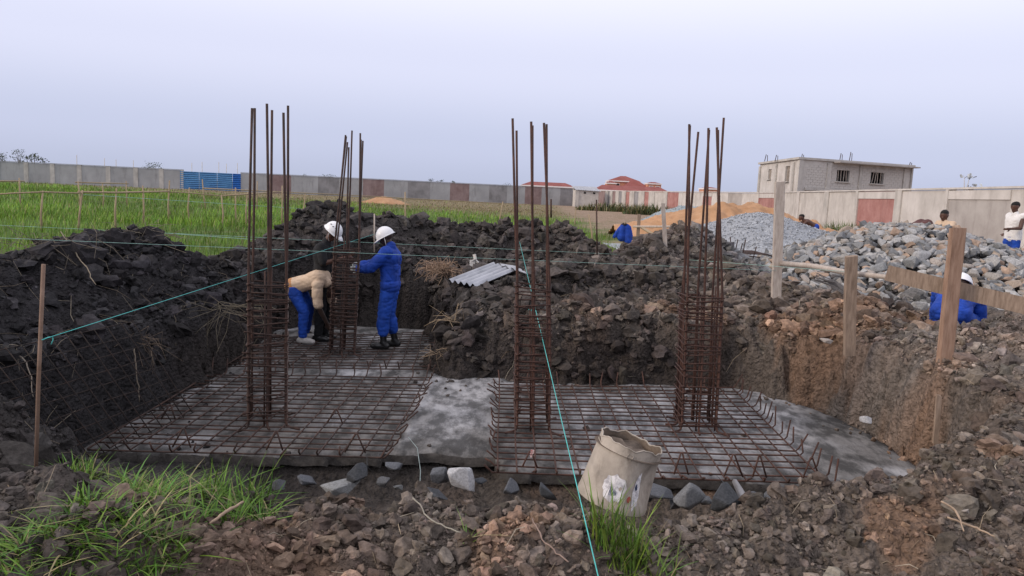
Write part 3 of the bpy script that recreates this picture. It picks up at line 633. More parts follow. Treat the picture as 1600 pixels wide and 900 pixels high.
a = AY(1394, 428, 7.25); b = AY(1640, 487, 6.75); ax = (b-a); Ln = np.linalg.norm(ax); ax /= Ln; u = np.cross(ax, [0, 1, 0]); u /= np.linalg.norm(u); q = np.cross(u, ax)
o = obj('plank', MB().box((0, 0, 0), (Ln, .025, .155), np.stack([ax, q, u], 1)), M_wood); o.location = (a+b)/2+np.array([0, .11, 0]); tagit(o, 'weathered plank nailed level across the reddish timber post', 'plank')
rod1 = stick('rebar_rod', [AY(56, 745, 3.95), AY(60, 600, 3.95), AY(68, 413, 3.93)], .0105, mat('pale_rusty_rod', (.16, .10, .07), .8, col2=(.24, .16, .12), scale=12, bump=.4, bscale=200, bdist=.003), 'upright rusty rod in the left foreground with turquoise cord tied on', 'rod', None, 8)
stick('rebar_rod', [AY(585, 394, 12.4), AY(585, 334, 12.4)], .012, M_woodpale, 'thin pale rod behind the worker in blue', 'rod')
stick('rebar_rod', [AY(933, 405, 12.6), AY(932, 312, 12.6)], .014, M_rebar_d, 'thin dark rod standing in mud below the grey guard shed', 'rod')
stick('rebar_rod', [AY(861, 340, 30), AY(861, 311, 30)], .04, M_rebar_d, 'short dark peg in dry grass left of the grey guard shed', 'rod')
stick('rail_pole', [AY(990, 354, 19), AY(1072, 354, 18)], .03, M_woodpale, 'level pale rail beside the whitish stake behind the mud heap', 'pole')
stick('rail_pole', [AY(1002, 355, 18.9), AY(1020, 366, 17.5)], .035, M_stick, 'short slanting stick right of the hanging blue jacket', 'pole')
# cords
def cord(P0, P1, sag, r, mt, label, n=14):
    P0 = np.array(P0); P1 = np.array(P1); T = np.linspace(0, 1, n)
    P = [P0+(P1-P0)*t-np.array([0, 0, sag*4*t*(1-t)]) for t in T]; return stick('string_line', P, r, mt, label, 'string', 'setting-out strings', 5)
cord(AY(-40, 370, 7.4), AY(1214, 423, 10.85), .0, .0024, M_cordfar, 'long pale green string crossing in front of the worker at chest height')
cord(AY(-40, 350, 11), AY(1062, 402, 13.4), .0, .0028, M_cordfar, 'higher pale green string passing behind the left mud heap')
cord(AY(65, 531, 3.95), AY(585, 366, 12.4), .0, .0021, M_cord, 'turquoise string rising from the rusty rod across the left mud wall')
cord(AY(812, 378, 13.6), AZ(938, 915, -.15), .0, .0031, M_cord, 'bright turquoise string running past the pail to the bottom edge')
cord(AY(1050, 404, 13.3), AY(1330, 425, 7.8), .0, .0028, M_cordfar, 'short faint string from the mud heap to the plank post')
stick('string_tail', [AY(66, 531, 3.93), AY(76, 527, 4.02), AY(82, 526, 4.05), AY(83, 531, 4.05), AY(80, 538, 4.05)], .003, M_cord, 'loose turquoise string tail at the knot on the rusty rod', 'string')
stick('string_tail', [AY(831, 484, 9.2), AY(828, 480, 9.1), AY(826, 484, 9.1), AY(830, 486, 9.15), AY(834, 466, 9.2)], .0042, M_cord, 'small cord knot beside the third column halfway up', 'string')
stick('string_tail', [AY(638, 683, 6.3), AY(652, 700, 5.9), AY(657, 735, 5.2), AY(655, 790, 4.3), AY(662, 800, 4.2)], .003, mat('grey_wire', (.22, .27, .27), .6), 'thin grey wire hanging over the concrete between the pads', 'wire')
# plastic strip and scraps
stick('plastic_strip', [AY(1148, 752, 5.1), AY(1160, 775, 4.9), AY(1175, 800, 4.55), AY(1186, 825, 4.2)], [.02, .032, .03, .015], mat('cloudy_plastic', (.22, .21, .21), .35, var=.2, scale=12, spec=.5), 'cloudy grey plastic strip hanging from the right mat to the soil', 'strip')
m = MB()
for k in range(5): m.box(AY(740+random.uniform(-5, 5), 404+random.uniform(-6, 8), 13.8)-AY(740, 405, 13.8), (.10, .02, .07), roty(k*1.3) @ rotx(k*.8))
o = obj('plastic_scrap', m, M_plastic); o.location = AY(740, 405, 13.8); tagit(o, 'crumpled white plastic scrap caught on the string above the zinc sheet', 'scrap')
m = MB()
for k in range(3): m.box((.004*k, 0, .02*k), (.018, .006, .028), roty(k*.9))
o = obj('plastic_wrapper', m, mat('red_white_wrapper', (.45, .05, .05), .5, col2=(.7, .66, .64), scale=30)); o.location = AY(830, 712, 5.9); tagit(o, 'tiny red and white wrapper on the right mat near its front edge', 'scrap')

# ------------------------------------------------------------------ corrugated sheets on the bank
def corrugated(name, c00, c10, c11, c01, waves, amp, mt, label, cat, group=None, nv=4):
    c00, c10, c11, c01 = [np.asarray(q, float) for q in (c00, c10, c11, c01)]
    nn = np.cross(c10-c00, c01-c00); nn /= np.linalg.norm(nn); n = waves*6; V = []
    for th in (0, -.004):
        for j in range(nv+1):
            v = j/nv
            for i in range(n+1):
                u = i/n; V.append((c00*(1-u)+c10*u)*(1-v)+(c01*(1-u)+c11*u)*v+nn*(amp*math.sin(2*math.pi*waves*u)+th)-c00)
    K = (n+1)*(nv+1); Fc = []
    for j in range(nv):
        for i in range(n):
            a = j*(n+1)+i; Fc.append((a, a+1, a+n+2, a+n+1)); Fc.append((a+K, a+n+1+K, a+n+2+K, a+1+K))
    o = obj(name, MB().put(V, Fc), mt, None, True); o.location = c00
    if label: tagit(o, label, cat, group)
    return o
g = lambda px, py, Y, dz=0: AY(px, py, Y)+np.array([0, 0, dz])
corrugated('zinc_sheet', g(700, 438, 11.2), g(746, 447, 10.8), g(808, 421, 11.4), g(770, 411, 11.9), 5, .026, M_zinc, 'corrugated zinc roof sheet lying on the mud bank, lower of two', 'metal sheet', 'zinc sheets on the mud bank')
corrugated('zinc_sheet', g(778, 412, 11.7), g(808, 422, 11.3), g(826, 429, 11.2), g(806, 416, 11.6), 3, .014, M_zinc, 'small end of pale zinc sheet behind the third column', 'metal sheet', 'zinc sheets on the mud bank')
# clump of wire bars on the bank right of the fourth column
m = MB()
for k in range(20):
    y0 = random.uniform(-.2, .16); m.tube([(-.42, y0, random.uniform(.0, .2)), (0, y0+.03, random.uniform(.02, .18)), (.5, y0-.05, random.uniform(-.06, .08))], .008, 5)
p = AY(1300, 450, 9.0); o = obj('bar_bundle', m, mat('dull_grey_bar', (.16, .15, .15), .6, var=.3, scale=9)); o.location = p; o.rotation_euler = (0, .35, -.25); o.scale = (.55, .55, .55); tagit(o, 'bundle of thin grey bars lying on the bank behind the plank post', 'bar bundle')
p0 = AY(1130, 396, 15); root = empty('bent_mesh', tuple(p0), 0, 'bent dark steel mesh with upright bars before the gravel heap', 'steel mesh')
m = MB()
for k in range(12):
    v = k*.09; m.tube([np.array((0, v, .0)), np.array((.9, v, .02)), np.array((1.5, v-.1, -.2))], .010, 5)
for k in range(9): m.tube([np.array((k*.17, 0, -.01*k)), np.array((k*.17, 1.0, -.02*k))], .010, 5)
obj('mesh_sheet', m, M_rebar_d, root)
for px, t, by in ((1135, 375, 395), (1141, 370, 393), (1153, 374, 397), (1165, 374, 399), (1160, 380, 400), (1182, 385, 402)):
    bar('upright_bar', [AY(px-(6 if px > 1150 else -1), by+4, 15.0)-p0, AY(px, t, 15.0)-p0], .011, root, M_rebar_d, 5)

# ------------------------------------------------------------------ rock pile
rk = np.random.default_rng(5); cand = []
n = 7000; x = rk.uniform(4.2, 13.5, n); y = rk.uniform(9.9, 17.5, n)
h = ridge_h(x, y, ROCKR); gnd = height(x, y, False)
ok = (h > -.12); x, y, h = x[ok], y[ok], np.maximum(h[ok], gnd[ok])
order = np.argsort(y); P = []
for i in order:
    s = .085+.165*rk.random()**1.5
    if y[i] > 15.4: continue
    if any((x[i]-p[0])**2+(y[i]-p[1])**2 < (.56*(s+p[3]))**2 for p in P): continue
    P.append((x[i], y[i], h[i]+s*.10, s))
P = np.array(P); sz = P[:, 3]/np.linalg.norm(P[:, :3]-CAM, axis=1); q = np.array([pix(p[:3]) for p in P]); vis = (q[:, 0] > 1240) & (q[:, 0] < 1612) & (P[:, 1] < 15.4)
rank = np.argsort(-(sz*vis)); ind = set(rank[:300][(sz*vis)[rank[:300]] > 0].tolist())
rest = []
for i, p in enumerate(P):
    tan = rk.random() < (.28 if p[1] < 12 else .17); k = int(rk.integers(14)); pal = (RKT if tan else RKG); c = int(rk.integers(len(pal)))
    if i in ind:
        o = obj('rock', pal[c][k], None); o.location = p[:3]; o.scale = (p[3], p[3]*rk.uniform(.8, 1.1), p[3]*rk.uniform(.7, 1)); o.rotation_euler = rk.uniform(-.6, .6, 3)+[0, 0, rk.uniform(0, 6)]
        qx, qy = pix(p[:3]); tone = ('brownish tan', 'orange brown', 'pale sandy')[c] if tan else ('mid grey', 'light grey', 'dark grey', 'whitish grey', 'brownish grey')[c]
        zone = 'left of the plank post' if qx < 1322 else 'between the two posts' if qx < 1478 else 'right of the timber post'
        tier = 'near the rock pile crest' if qy < 375 else 'halfway down the rock pile' if qy < 425 else 'at the rock pile foot'
        tagit(o, f"{'large' if p[3] > .165 else 'small' if p[3] < .115 else 'middling'} {tone} stone {tier} {zone}", 'rock', 'stones of the rock pile')
    else: rest.append((p, (TANS if tan else GREYS)[c]))
rr_ = [r for r in rest]
# lower layer filling the gaps
nf = 2600; x = rk.uniform(4.2, 13, nf); y = rk.uniform(9.9, 16.5, nf); h = ridge_h(x, y, ROCKR); ok = h > -.15; x, y, h = x[ok], y[ok], np.maximum(h[ok], height(x[ok], y[ok], False))
for a_, b_, c_ in zip(x, y, h): rr_.append(((a_, b_, c_-.02, rk.uniform(.07, .14)), GREYS[int(rk.integers(4))] if rk.random() < .75 else TANS[int(rk.integers(3))]))
PP = np.array([r[0] for r in rr_]); CC = np.array([r[1] for r in rr_])
tagit(bulk('rubble', *lumps(PP[:, :3], PP[:, 3], CC, ICO1, rk, .7, .5), False, M_stone), 'smaller broken stone filling the rock pile between the larger stones', None, None, 'stuff')

# ------------------------------------------------------------------ gravel and sand heaps
def heap(name, ctr, rx, ry, hgt, mt, label, cat, col=None, pebbles=0, seed=1, rough=.04, pw=1.15, rot=0.0, spike=0):
    n = 110; V = []; u = np.linspace(-1, 1, n); U_, W_ = np.meshgrid(u, u)
    d = np.sqrt(U_**2+W_**2); ang = np.arctan2(W_, U_)
    d2 = d*(1+.09*np.sin(2*ang+seed)+.06*np.sin(5*ang+2*seed))
    f = lambda dd: np.maximum(0, 1-np.sqrt(dd*dd+.012)*1.0+.1)/1.0
    H = hgt*np.clip(1.06-(d2**2+.02)**.5, -.05, 2)**pw
    nz = rough*(fbm(U_*6+seed, W_*6, 4)*1.6+.8*fbm(U_*20, W_*20+seed, 2)); H = H+nz*np.clip(H/hgt*4, 0, 1)-.06
    c, s = math.cos(rot), math.sin(rot); Xl = U_*rx*1.15; Yl = W_*ry*1.15
    V = np.stack([Xl*c-Yl*s, Xl*s+Yl*c, H], -1).reshape(-1, 3); id_ = np.arange(n*n).reshape(n, n)
    Fa = np.stack([id_[:-1, :-1], id_[:-1, 1:], id_[1:, 1:], id_[1:, :-1]], -1).reshape(-1, 4)
    C = None if col is None else np.tile(col, (n*n, 1))
    o = bulk(name, V, Fa, C, True, mt, 4); o.location = ctr; tagit(o, label, cat)
    if pebbles:
        rg_ = np.random.default_rng(seed); k = rg_.integers(0, n*n, pebbles); m_ = H.reshape(-1)[k] > .02
        if True:
            Q = V[k][m_]+np.c_[rg_.uniform(-.06, .06, (m_.sum(), 2)), np.zeros(m_.sum())]
        r = rg_.uniform(.012, .028, len(Q)); cc = np.array(col)*rg_.uniform(.5, 1.5, (len(Q), 1))
        p_ = bulk('pebbles', *lumps(Q, r, cc, ICO1, rg_, .8, .5), False, M_stone); p_.parent = o; p_['kind'] = 'stuff'
    return o
def hp(px, py, Y): p = AY(px, py, Y); return (p[0], p[1], 0), p[2]
c, hh = hp(1190, 338, 22); heap('gravel_heap', c, 3.7, 3.2, hh*1.23, M_gravel, 'large grey crushed stone heap between the pale pole and orange sand', 'gravel heap', (.31, .325, .35), 24000, 3, .05, 1.05)
c, hh = hp(1150, 322, 29); heap('sand_heap', c, 4.0, 3.4, hh*1.16, M_sand, 'long orange sand heap behind the grey gravel', 'sand heap', None, 0, 5, .16, .8)
c, hh = hp(1076, 321, 37); heap('gravel_heap', c, 2.9, 3.0, hh*1.12, M_gravel, 'small far grey gravel heap behind the left end of the sand', 'gravel heap', (.27, .31, .33), 5000, 8, .06, .9)
c, hh = hp(600, 308, 72); heap('sand_heap', c, 2.2, 2, max(hh, .8), M_sand, 'small pale sand heap far off before the field wall', 'sand heap', None, 0, 2, .05, 1.)

# ------------------------------------------------------------------ walls
def wallrun(name, line, segs, hgt, label, copmat, thick=.2, ground=0.0):
    """line: two ground points (x,y); segs: list of (px0, px1, kind, material) in photo columns read against that line"""
    A, B = np.array(line[0], float), np.array(line[1], float); e = (B-A)/np.linalg.norm(B-A); nrm = np.array([e[1], -e[0]])
    if nrm @ (-A) < 0: nrm = -nrm
    root = empty(name, (A[0], A[1], ground), 0, label, 'wall')
    def at(px):
        # where the sight line through this column meets the wall line, near eye level
        v = ray(px, 300+.0454*(px-735)); d = np.array(v[:2]); Mx = np.array([[d[0], -e[0]], [d[1], -e[1]]]); s = np.linalg.solve(Mx, A); return s[1]
    Rm = np.array([[e[0], nrm[0], 0], [e[1], nrm[1], 0], [0, 0, 1]])
    for (p0, p1, kind, mt) in segs:
        s0, s1 = sorted((at(p0), at(p1))); Lc = s1-s0; cx = (s0+s1)/2
        if kind == 'pilaster': th, hh, nm, off = thick+.14, hgt+.02, 'pilaster', .0
        else: th, hh, nm, off = thick, hgt-.02, 'panel', 0
        c = e*cx
        obj(nm, MB().box((c[0], c[1], hh/2-.1), (Lc-.004, th, hh+.2), Rm), mt, root)
        if kind == 'frame':
            c2 = c+nrm*(thick/2+.02); obj('beam', MB().box((c2[0], c2[1], hgt-.22), (Lc-.01, .05, .36), Rm), copmat, root)
    s0 = min(at(s[0]) for s in segs); s1 = max(at(s[1]) for s in segs); s0, s1 = min(s0, s1), max(s0, s1); ss = [at(q) for s in segs for q in s[:2]]; s0, s1 = min(ss), max(ss)
    c = e*(s0+s1)/2; obj('coping', MB().box((c[0], c[1], hgt+.05), (s1-s0, thick+.16, .08), Rm), copmat, root)
    return root, at, e, A
# left wall across the far side of the field
WL = (AY(-260, 305, 97)[:2], AY(880, 305, 118)[:2])
seg = []
edges = [-200, -130, -60, -8, 38, 79, 121, 166, 209, 249, 283]
for a, b in zip(edges, edges[1:]): seg += [(a+7, b, 'panel', M_greyblock), (b, b+7, 'pilaster', M_concrete)]
seg[-1] = (283, 287, 'pilaster', M_concrete)
wl, atl, el, Al = wallrun('boundary_wall', WL, seg, 2.7, 'long grey block boundary wall left of the blue sheets, with pale pilasters', M_greyblock)
seg = [(376, 417, 'panel', M_greyblock), (417, 455, 'panel', M_pinkdark), (455, 497, 'panel', M_greyblock), (497, 530, 'panel', M_blockdark), (530, 567, 'panel', M_greyblock), (567, 600, 'panel', M_pinkdark), (600, 637, 'panel', M_greyblock),
       (637, 672, 'panel', M_blockdark), (672, 703, 'panel', M_greyblock), (703, 733, 'panel', M_pinkdark), (733, 764, 'panel', M_greyblock), (764, 792, 'panel', M_blockdark), (792, 820, 'panel', M_greyblock), (820, 846, 'panel', M_pinkdark), (846, 875, 'panel', M_greyblock), (875, 897, 'panel', M_blockdark)]
wallrun('boundary_wall', WL, seg, 2.7, 'long field wall of grey, dark and red panels right of the blue sheets', M_greyblock)
# blue sheet gap
root = empty('sheet_hoarding', (Al[0], Al[1], 0), 0, 'blue corrugated sheet hoarding closing the gap in the grey wall', 'hoarding')
def onwall(px, z): q = Al+el*atl(px)-el*0; return np.array([q[0], q[1], z])
for p0, p1, mt in ((282, 312, M_bluesheet), (312, 340, M_bluesheet), (340, 364, M_bluesheet), (364, 377, M_bluesheet2)):
    a = onwall(p0+.2, 2.55); b = onwall(p1-.2, 2.55)
    dz = np.array([0, 0, 2.45]); o = corrugated('sheet', a, a-dz, b-dz, b, 9, .06, mt, None, None); o.parent = root; o.location = a-np.array(root.location)+np.array([0, -.15, 0])
for px in (284, 330, 372):
    q = onwall(px, 1.2)-np.array(root.location); obj('frame_post', MB().box(q+[0, .05, 0], (.12, .12, 2.5)), M_rebar_d, root)
# right wall running away
n0 = AY(1590, 305, 29)[:2]; WR = (AY(1640, 305, 25.5)[:2], AY(1185, 305, 66)[:2])
seg = [(1700, 1581, 'panel', M_plaster), (1581, 1484, 'frame', M_plasterdark), (1484, 1480, 'pilaster', M_plaster), (1480, 1411, 'panel', M_plaster), (1411, 1401, 'pilaster', M_concrete), (1401, 1343, 'frame', M_pink), (1343, 1339, 'pilaster', M_concrete),
       (1339, 1297, 'panel', M_block), (1297, 1290, 'pilaster', M_concrete), (1290, 1251, 'panel', M_block), (1251, 1247, 'pilaster', M_plaster), (1247, 1213, 'panel', M_block), (1213, 1186, 'frame', M_pink)]
wallrun('boundary_wall', WR, seg, 2.50, 'near right boundary wall of stained plaster with one pink panel behind the rocks', M_plaster)
WR2 = (WR[1], AY(935, 305, 120)[:2])
seg = [(1186, 1160, 'panel', M_plaster), (1160, 1138, 'panel', M_plasterdark), (1138, 1113, 'panel', M_plaster), (1113, 1099, 'frame', M_pink), (1099, 1061, 'panel', M_plaster), (1061, 1044, 'panel', M_pink), (1044, 1038, 'pilaster', M_concrete), (1038, 1024, 'panel', M_block), (1024, 1015, 'pilaster', M_concrete),
       (1015, 1008, 'panel', M_pink), (1008, 999, 'pilaster', M_concrete), (999, 992, 'panel', M_blockdark), (992, 985, 'pilaster', M_concrete), (985, 979, 'panel', M_pink), (979, 973, 'pilaster', M_concrete), (973, 968, 'panel', M_blockdark), (968, 963, 'pilaster', M_concrete), (963, 958, 'panel', M_pinkdark), (958, 954, 'pilaster', M_concrete), (954, 951, 'panel', M_blockdark), (951, 947, 'pilaster', M_concrete), (947, 932, 'panel', M_pinkdark)]
wallrun('boundary_wall', WR2, seg, 2.52, 'far right boundary wall of alternating pale, grey and pink strips', M_plaster)
# guard shed
c = AY(915, 305, 113); root = empty('guard_shed', (c[0], c[1], 0), .12, 'small grey block guard shed with tin roof at the wall corner', 'shed')
obj('wall', MB().box((0, 0, 1.2), (3.3, 3, 2.5)), M_block, root); obj('corner_pier', MB().box((-1.62, -1.42, 1.2), (.5, .4, 2.46)), M_concrete, root)
o = corrugated('tin_roof', (-1.9, -1.8, 2.5), (1.9, -1.8, 2.42), (1.9, 1.9, 3.1), (-1.9, 1.9, 3.1), 14, .03, M_zinc, None, None); o.parent = root
for xx in (-.45, .95): obj('vent', MB().box((xx, -1.52, 2.12), (.32, .06, .26)), M_dark, root)
obj('rear_beam', MB().box((0, 1.55, 2.65), (3.3, .3, .5)), M_block, root)
# course lines cast into blockwork are bump only at this distance

# ------------------------------------------------------------------ unfinished house
HC = AY(1245, 305, 62)[:2]; HR = AY(1421, 305, 66)[:2]; HLf = AY(1184, 305, 72.5)[:2]
house = empty('unfinished_house', (HC[0], HC[1], 0), 0, 'unfinished two storey grey block house behind the right wall', 'house')
def face(A, B, z0, z1, holes, mt, nm='wall', thick=.25):
    A = np.asarray(A)-HC; B = np.asarray(B)-HC; Ln = np.linalg.norm(B-A); e = (B-A)/Ln; nrm = np.array([e[1], -e[0]])
    if nrm @ -(HC+A) < 0: nrm = -nrm
    Rm = np.array([[e[0], nrm[0], 0], [e[1], nrm[1], 0], [0, 0, 1]])
    xs_ = sorted({0, Ln, *[h_ for q in holes for h_ in q[:2]]}); m = MB()
    for a, b in zip(xs_, xs_[1:]):
        hs = [q for q in holes if q[0] <= a+1e-6 and q[1] >= b-1e-6]; spans = [(z0, z1)] if not hs else [(z0, hs[0][2]), (hs[0][3], z1)]
        for s0, s1 in spans: c = A+e*(a+b)/2-nrm*thick/2; m.box((c[0], c[1], (s0+s1)/2), (b-a, thick, s1-s0), Rm)
    obj(nm, m, mt, house)
    def loc(u, z, off=0): q = A+e*u+nrm*off; return np.array([q[0], q[1], z])
    for (a, b, c0, c1) in holes:
        wf = obj('window', MB().box(loc((a+b)/2, c0-.04, .02), (b-a+.2, .34, .08), Rm), M_concrete, house)
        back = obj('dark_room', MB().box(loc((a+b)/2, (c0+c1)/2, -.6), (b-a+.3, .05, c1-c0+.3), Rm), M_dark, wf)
        for f_ in (.2, .42, .62, .84):
            k = obj('prop', MB().tube([loc(a+(b-a)*f_-.04, c0, -.1), loc(a+(b-a)*f_+random.uniform(-.1, .15), c1, -.1)], .035, 5), M_woodpale, wf)
    return loc, Rm, Ln
H1 = 5.35
sc = np.linalg.norm(HR-HC); W = lambda px: (px-1245)/(1421-1245)*sc
locF, RmF, LF = face(HC, HR, 0, H1, [(W(1302), W(1322), 3.75, 4.7), (W(1355), W(1376), 3.75, 4.7)], M_block)
for px0, px1, z0, z1 in ((1243.5, 1250, 0, H1), (1286, 1292, 2.8, H1-.15), (1336, 1340, 2.9, H1-.15), (1407, 1411, 0, H1-.15), (1419, 1421.5, 0, H1-.1)):
    obj('pier', MB().box(locF(W((px0+px1)/2), (z0+z1)/2, .04), (W(px1)-W(px0), .14, z1-z0), RmF), M_concrete, house)
obj('floor_beam', MB().box(locF(W(1300), 3.0, .05), (W(1345)-W(1255), .16, .22), RmF), M_concrete, house)
rp_ = [np.r_[q, 0] for q in (HC-HC, HR-HC, HR-HC+(HLf-HC), HLf-HC)]; cc_ = sum(rp_)/4; rp_ = [q+(q-cc_)*.035 for q in rp_]; V = [q+np.array([0, 0, z]) for z in (H1, H1+.18) for q in rp_]
obj('roof_slab', MB().put(V, [(3, 2, 1, 0), (4, 5, 6, 7), (0, 1, 5, 4), (1, 2, 6, 5), (2, 3, 7, 6), (3, 0, 4, 7)]), M_concrete, house)
obj('eave_slab', MB().box(locF(LF*.64, H1-.05, .35), (LF*.72, 1.0, .10), RmF), M_plasterdark, house)
locS, RmS, LS = face(HLf, HC, 0, H1, [(LS_ * 1.0, LS_ * 1.0+.9, 3.9, 4.8) for LS_ in (2.6,)]+[(7.2, 8.3, 3.6, 4.9)], M_plaster)
for u_ in (.2, 4.9, 9.3): obj('pier', MB().box(locS(min(u_, LS-.3), H1/2-.1, .05), (.45, .14, H1-.2), RmS), M_concrete, house)
HB = HR+HLf-HC
for a_, b_ in ((HR, HB), (HLf, HB)):
    q_ = (HB-a_)/np.linalg.norm(HB-a_)*.3; face(a_+q_, b_-q_*.2, 0, H1-.02, [], M_block, 'rear_wall', .22)
for px, hh in ((1190, .6), (1206, .6), (1246, .8), (1306, 1.0), (1321, 1.15), (1284, .3), (1415, .5)):
    q = AY(px, 305, 67); o = obj('starter_bar', MB().tube([(q[0]-HC[0], q[1]-HC[1], H1), (q[0]-HC[0]+.1, q[1]-HC[1], H1+hh)], .035, 5), M_rebar_d, house)
    obj('starter_bar', MB().tube([(q[0]-HC[0]+.25, q[1]-HC[1], H1), (q[0]-HC[0]+.22, q[1]-HC[1], H1+hh*.9)], .03, 5), M_rebar_d, house)
# coursed blocks of the upper front, proud by a few millimetres
blk = MB(); rb = random.Random(4)
bme = MB().box((0, 0, 0), (.44, .03, .19)).mesh('block'); bme.materials.append(M_block)
Rq = Matrix([[*RmF[0]], [*RmF[1]], [*RmF[2]]]).to_euler(); cnt = 0
for r_ in range(11):
    for c_ in range(26):
        u = 1.0+c_*.465+(r_ % 2)*.23; z = 3.05+r_*.205
        if u > LF-.9 or z > H1-.3: continue
        pxu = 1245+u/sc*(1421-1245)
        if 1299 < pxu < 1325 and 3.55 < z < 4.85 or 1352 < pxu < 1379 and 3.55 < z < 4.85 or 1284 < pxu < 1294 or 1334 < pxu < 1342 or 1405 < pxu: continue
        if z < 3.2: continue
        o = bpy.data.objects.new('block', bme); COL.objects.link(o); o.parent = house; o.location = locF(u, z, .006+rb.uniform(-.006, .006)); o.rotation_euler = Rq; cnt += 1

# ------------------------------------------------------------------ far buildings with red roofs
def redhouse(px, Y, wpx, zt, roof_h, label, storeys=1, dep=8, hip=.35, rz=0.0):
    c = AY(px, 305, Y); wd = wpx/FPX*Y; root = empty('red_roof_house', (c[0], c[1], 0), rz, label, 'house', 'red roofed houses beyond the wall')
    obj('wall', MB().box((0, 0, zt/2), (wd*.94, dep*.9, zt)), M_brick, root)
    a, b = wd/2, dep/2; r = a*(1-hip*2) if a > b else a*.3
    V = [(-a, -b, zt), (a, -b, zt), (a, b, zt), (-a, b, zt), (-r, 0, zt+roof_h), (r, 0, zt+roof_h)]
    obj('roof', MB().put(V, [(0, 1, 5, 4), (1, 2, 5), (2, 3, 4, 5), (3, 0, 4), (3, 2, 1, 0)]), M_roof, root)
    obj('fascia', MB().box((0, 0, zt-.12), (wd+.06, dep+.06, .34)), M_trim, root)
    nw = max(2, int(wd/4))
    for s in range(storeys):
        for k in range(nw):
            xx = -wd*.45+wd*.9*(k+.5)/nw; zz = zt-1.5-3*s
            wf = obj('window', MB().box((xx, -dep*.45-.03, zz), (1.3, .1, 1.4)), M_trim, root); obj('pane', MB().box((xx, -dep*.45-.09, zz), (1.0, .06, 1.1)), M_dark, wf)
    return root
redhouse(855, 210, 84, 4.0, 1.1, 'long low red roofed house left of the guard shed', 1, 9, .18)
redhouse(985, 215, 112, 3.7, 1.5, 'longest low red roof just right of the guard shed', 1, 12, .1)
redhouse(972, 245, 48, 7.1, 1.7, 'tall pink trimmed red roofed house with gabled wings above the low roof', 2, 10, .42)
redhouse(953, 238, 15, 6.2, .7, 'little left wing of the tall red roofed house', 2, 6, .2)
redhouse(990, 240, 36, 5.5, 1.9, 'lower sloping right wing of the tall red roofed house', 1, 8, .35)
redhouse(1019, 236, 22, 6.6, .5, 'orange box house with red roof standing alone right of the low roof', 2, 6, .2)
redhouse(1107, 200, 24, 5.2, .4, 'orange red roofed house seen between bars of the right column', 2, 6, .2)
redhouse(1072, 240, 14, 3.9, .8, 'tiny red roof left of the right column bars', 1, 6, .3)

# ------------------------------------------------------------------ stick fences in the field
def stickpost(root, top, Y, r=.035, bx=None, base=None):
    t = AY(*top, Y); z0 = float(height(np.array([t[0]]), np.array([t[1]]), False)[0]); t0 = np.array([t[0]+(bx or 0), t[1], z0-.2]); o0 = np.array(root.location)
    obj('post', MB().tube([t0-o0, (t0+t)/2+np.array([random.uniform(-.06, .06), 0, 0])-o0, t-o0], [r*.75, r*.65, r*.5], 6), M_stick, root, True)
def rail(root, pts, r=.03):
    o0 = np.array(root.location); obj('rail', MB().tube([AY(*q)-o0 for q in pts], r*.6, 5), M_stick, root, True)
f1 = empty('stick_fence', tuple(AY(200, 300, 20)*np.array([1, 1, 0])), 0, 'rough stick fence with rails standing in the green field at left', 'fence')
for (px, py, Y, bx) in ((67, 298, 19, -.05), (129, 297, 20, -.16), (182, 294, 21, -.05), (223, 290, 23, -.03), (265, 282, 24.5, -.03), (296, 293, 26, 0), (346, 305, 24, 0), (368, 293, 26, 0), (387, 300, 25, -.03), (441, 290, 26, 0), (477, 303, 27, 0)): stickpost(f1, (px, py), Y, .04, bx)
rail(f1, [(-40, 306, 18.5), (20, 302, 18.8), (68, 300, 19), (128, 302, 20)], .035); rail(f1, [(122, 300, 20), (182, 301, 21), (223, 300, 23), (265, 299, 24.5)], .05); rail(f1, [(262, 300, 24.5), (290, 301, 25.5), (346, 306, 26)], .03); rail(f1, [(346, 306, 24), (395, 303, 25), (430, 300, 26)], .04)
f2 = empty('stick_fence', tuple(AY(200, 290, 33)*np.array([1, 1, 0])), 0, 'farther stick fence in dry grass before the grey wall', 'fence')
for (px, py, Y, bx) in ((30, 278, 31, 0), (122, 283, 33, 0), (160, 286, 36, 0), (197, 283, 38, 0), (316, 280, 38, .2), (402, 283, 38, 0), (425, 283, 38, 0)): stickpost(f2, (px, py), Y, .05, bx)
rail(f2, [(-40, 283, 31), (38, 283, 32)], .05); rail(f2, [(118, 285, 33), (160, 286, 35), (200, 287, 37)], .05); rail(f2, [(316, 294, 37), (402, 298, 38), (460, 301, 40), (530, 304, 42)], .05); rail(f2, [(530, 304, 42), (640, 310, 46), (790, 318, 52)], .04)
f3 = empty('stick_fence', tuple(AY(780, 330, 30)*np.array([1, 1, 0])), 0, 'three short leaning sticks in dry grass left of the guard shed', 'fence')
for (px, py, Y, bx) in ((633, 300, 26, 0), (786, 315, 30, -.2), (920, 335, 24, .2), (900, 325, 40, 0)): stickpost(f3, (px, py), Y, .05, bx)
tagit(f3, 'scattered short leaning sticks in the dry grass mid field')
cord(AY(130, 304, 20), AY(470, 326, 26), .0, .006, M_cordfar, 'thin string low over the green field at the stick fence')
cord(AY(255, 364, 14), AY(560, 386, 14), .0, .005, M_cordfar, 'faint string skimming grass right of the left mud heap')

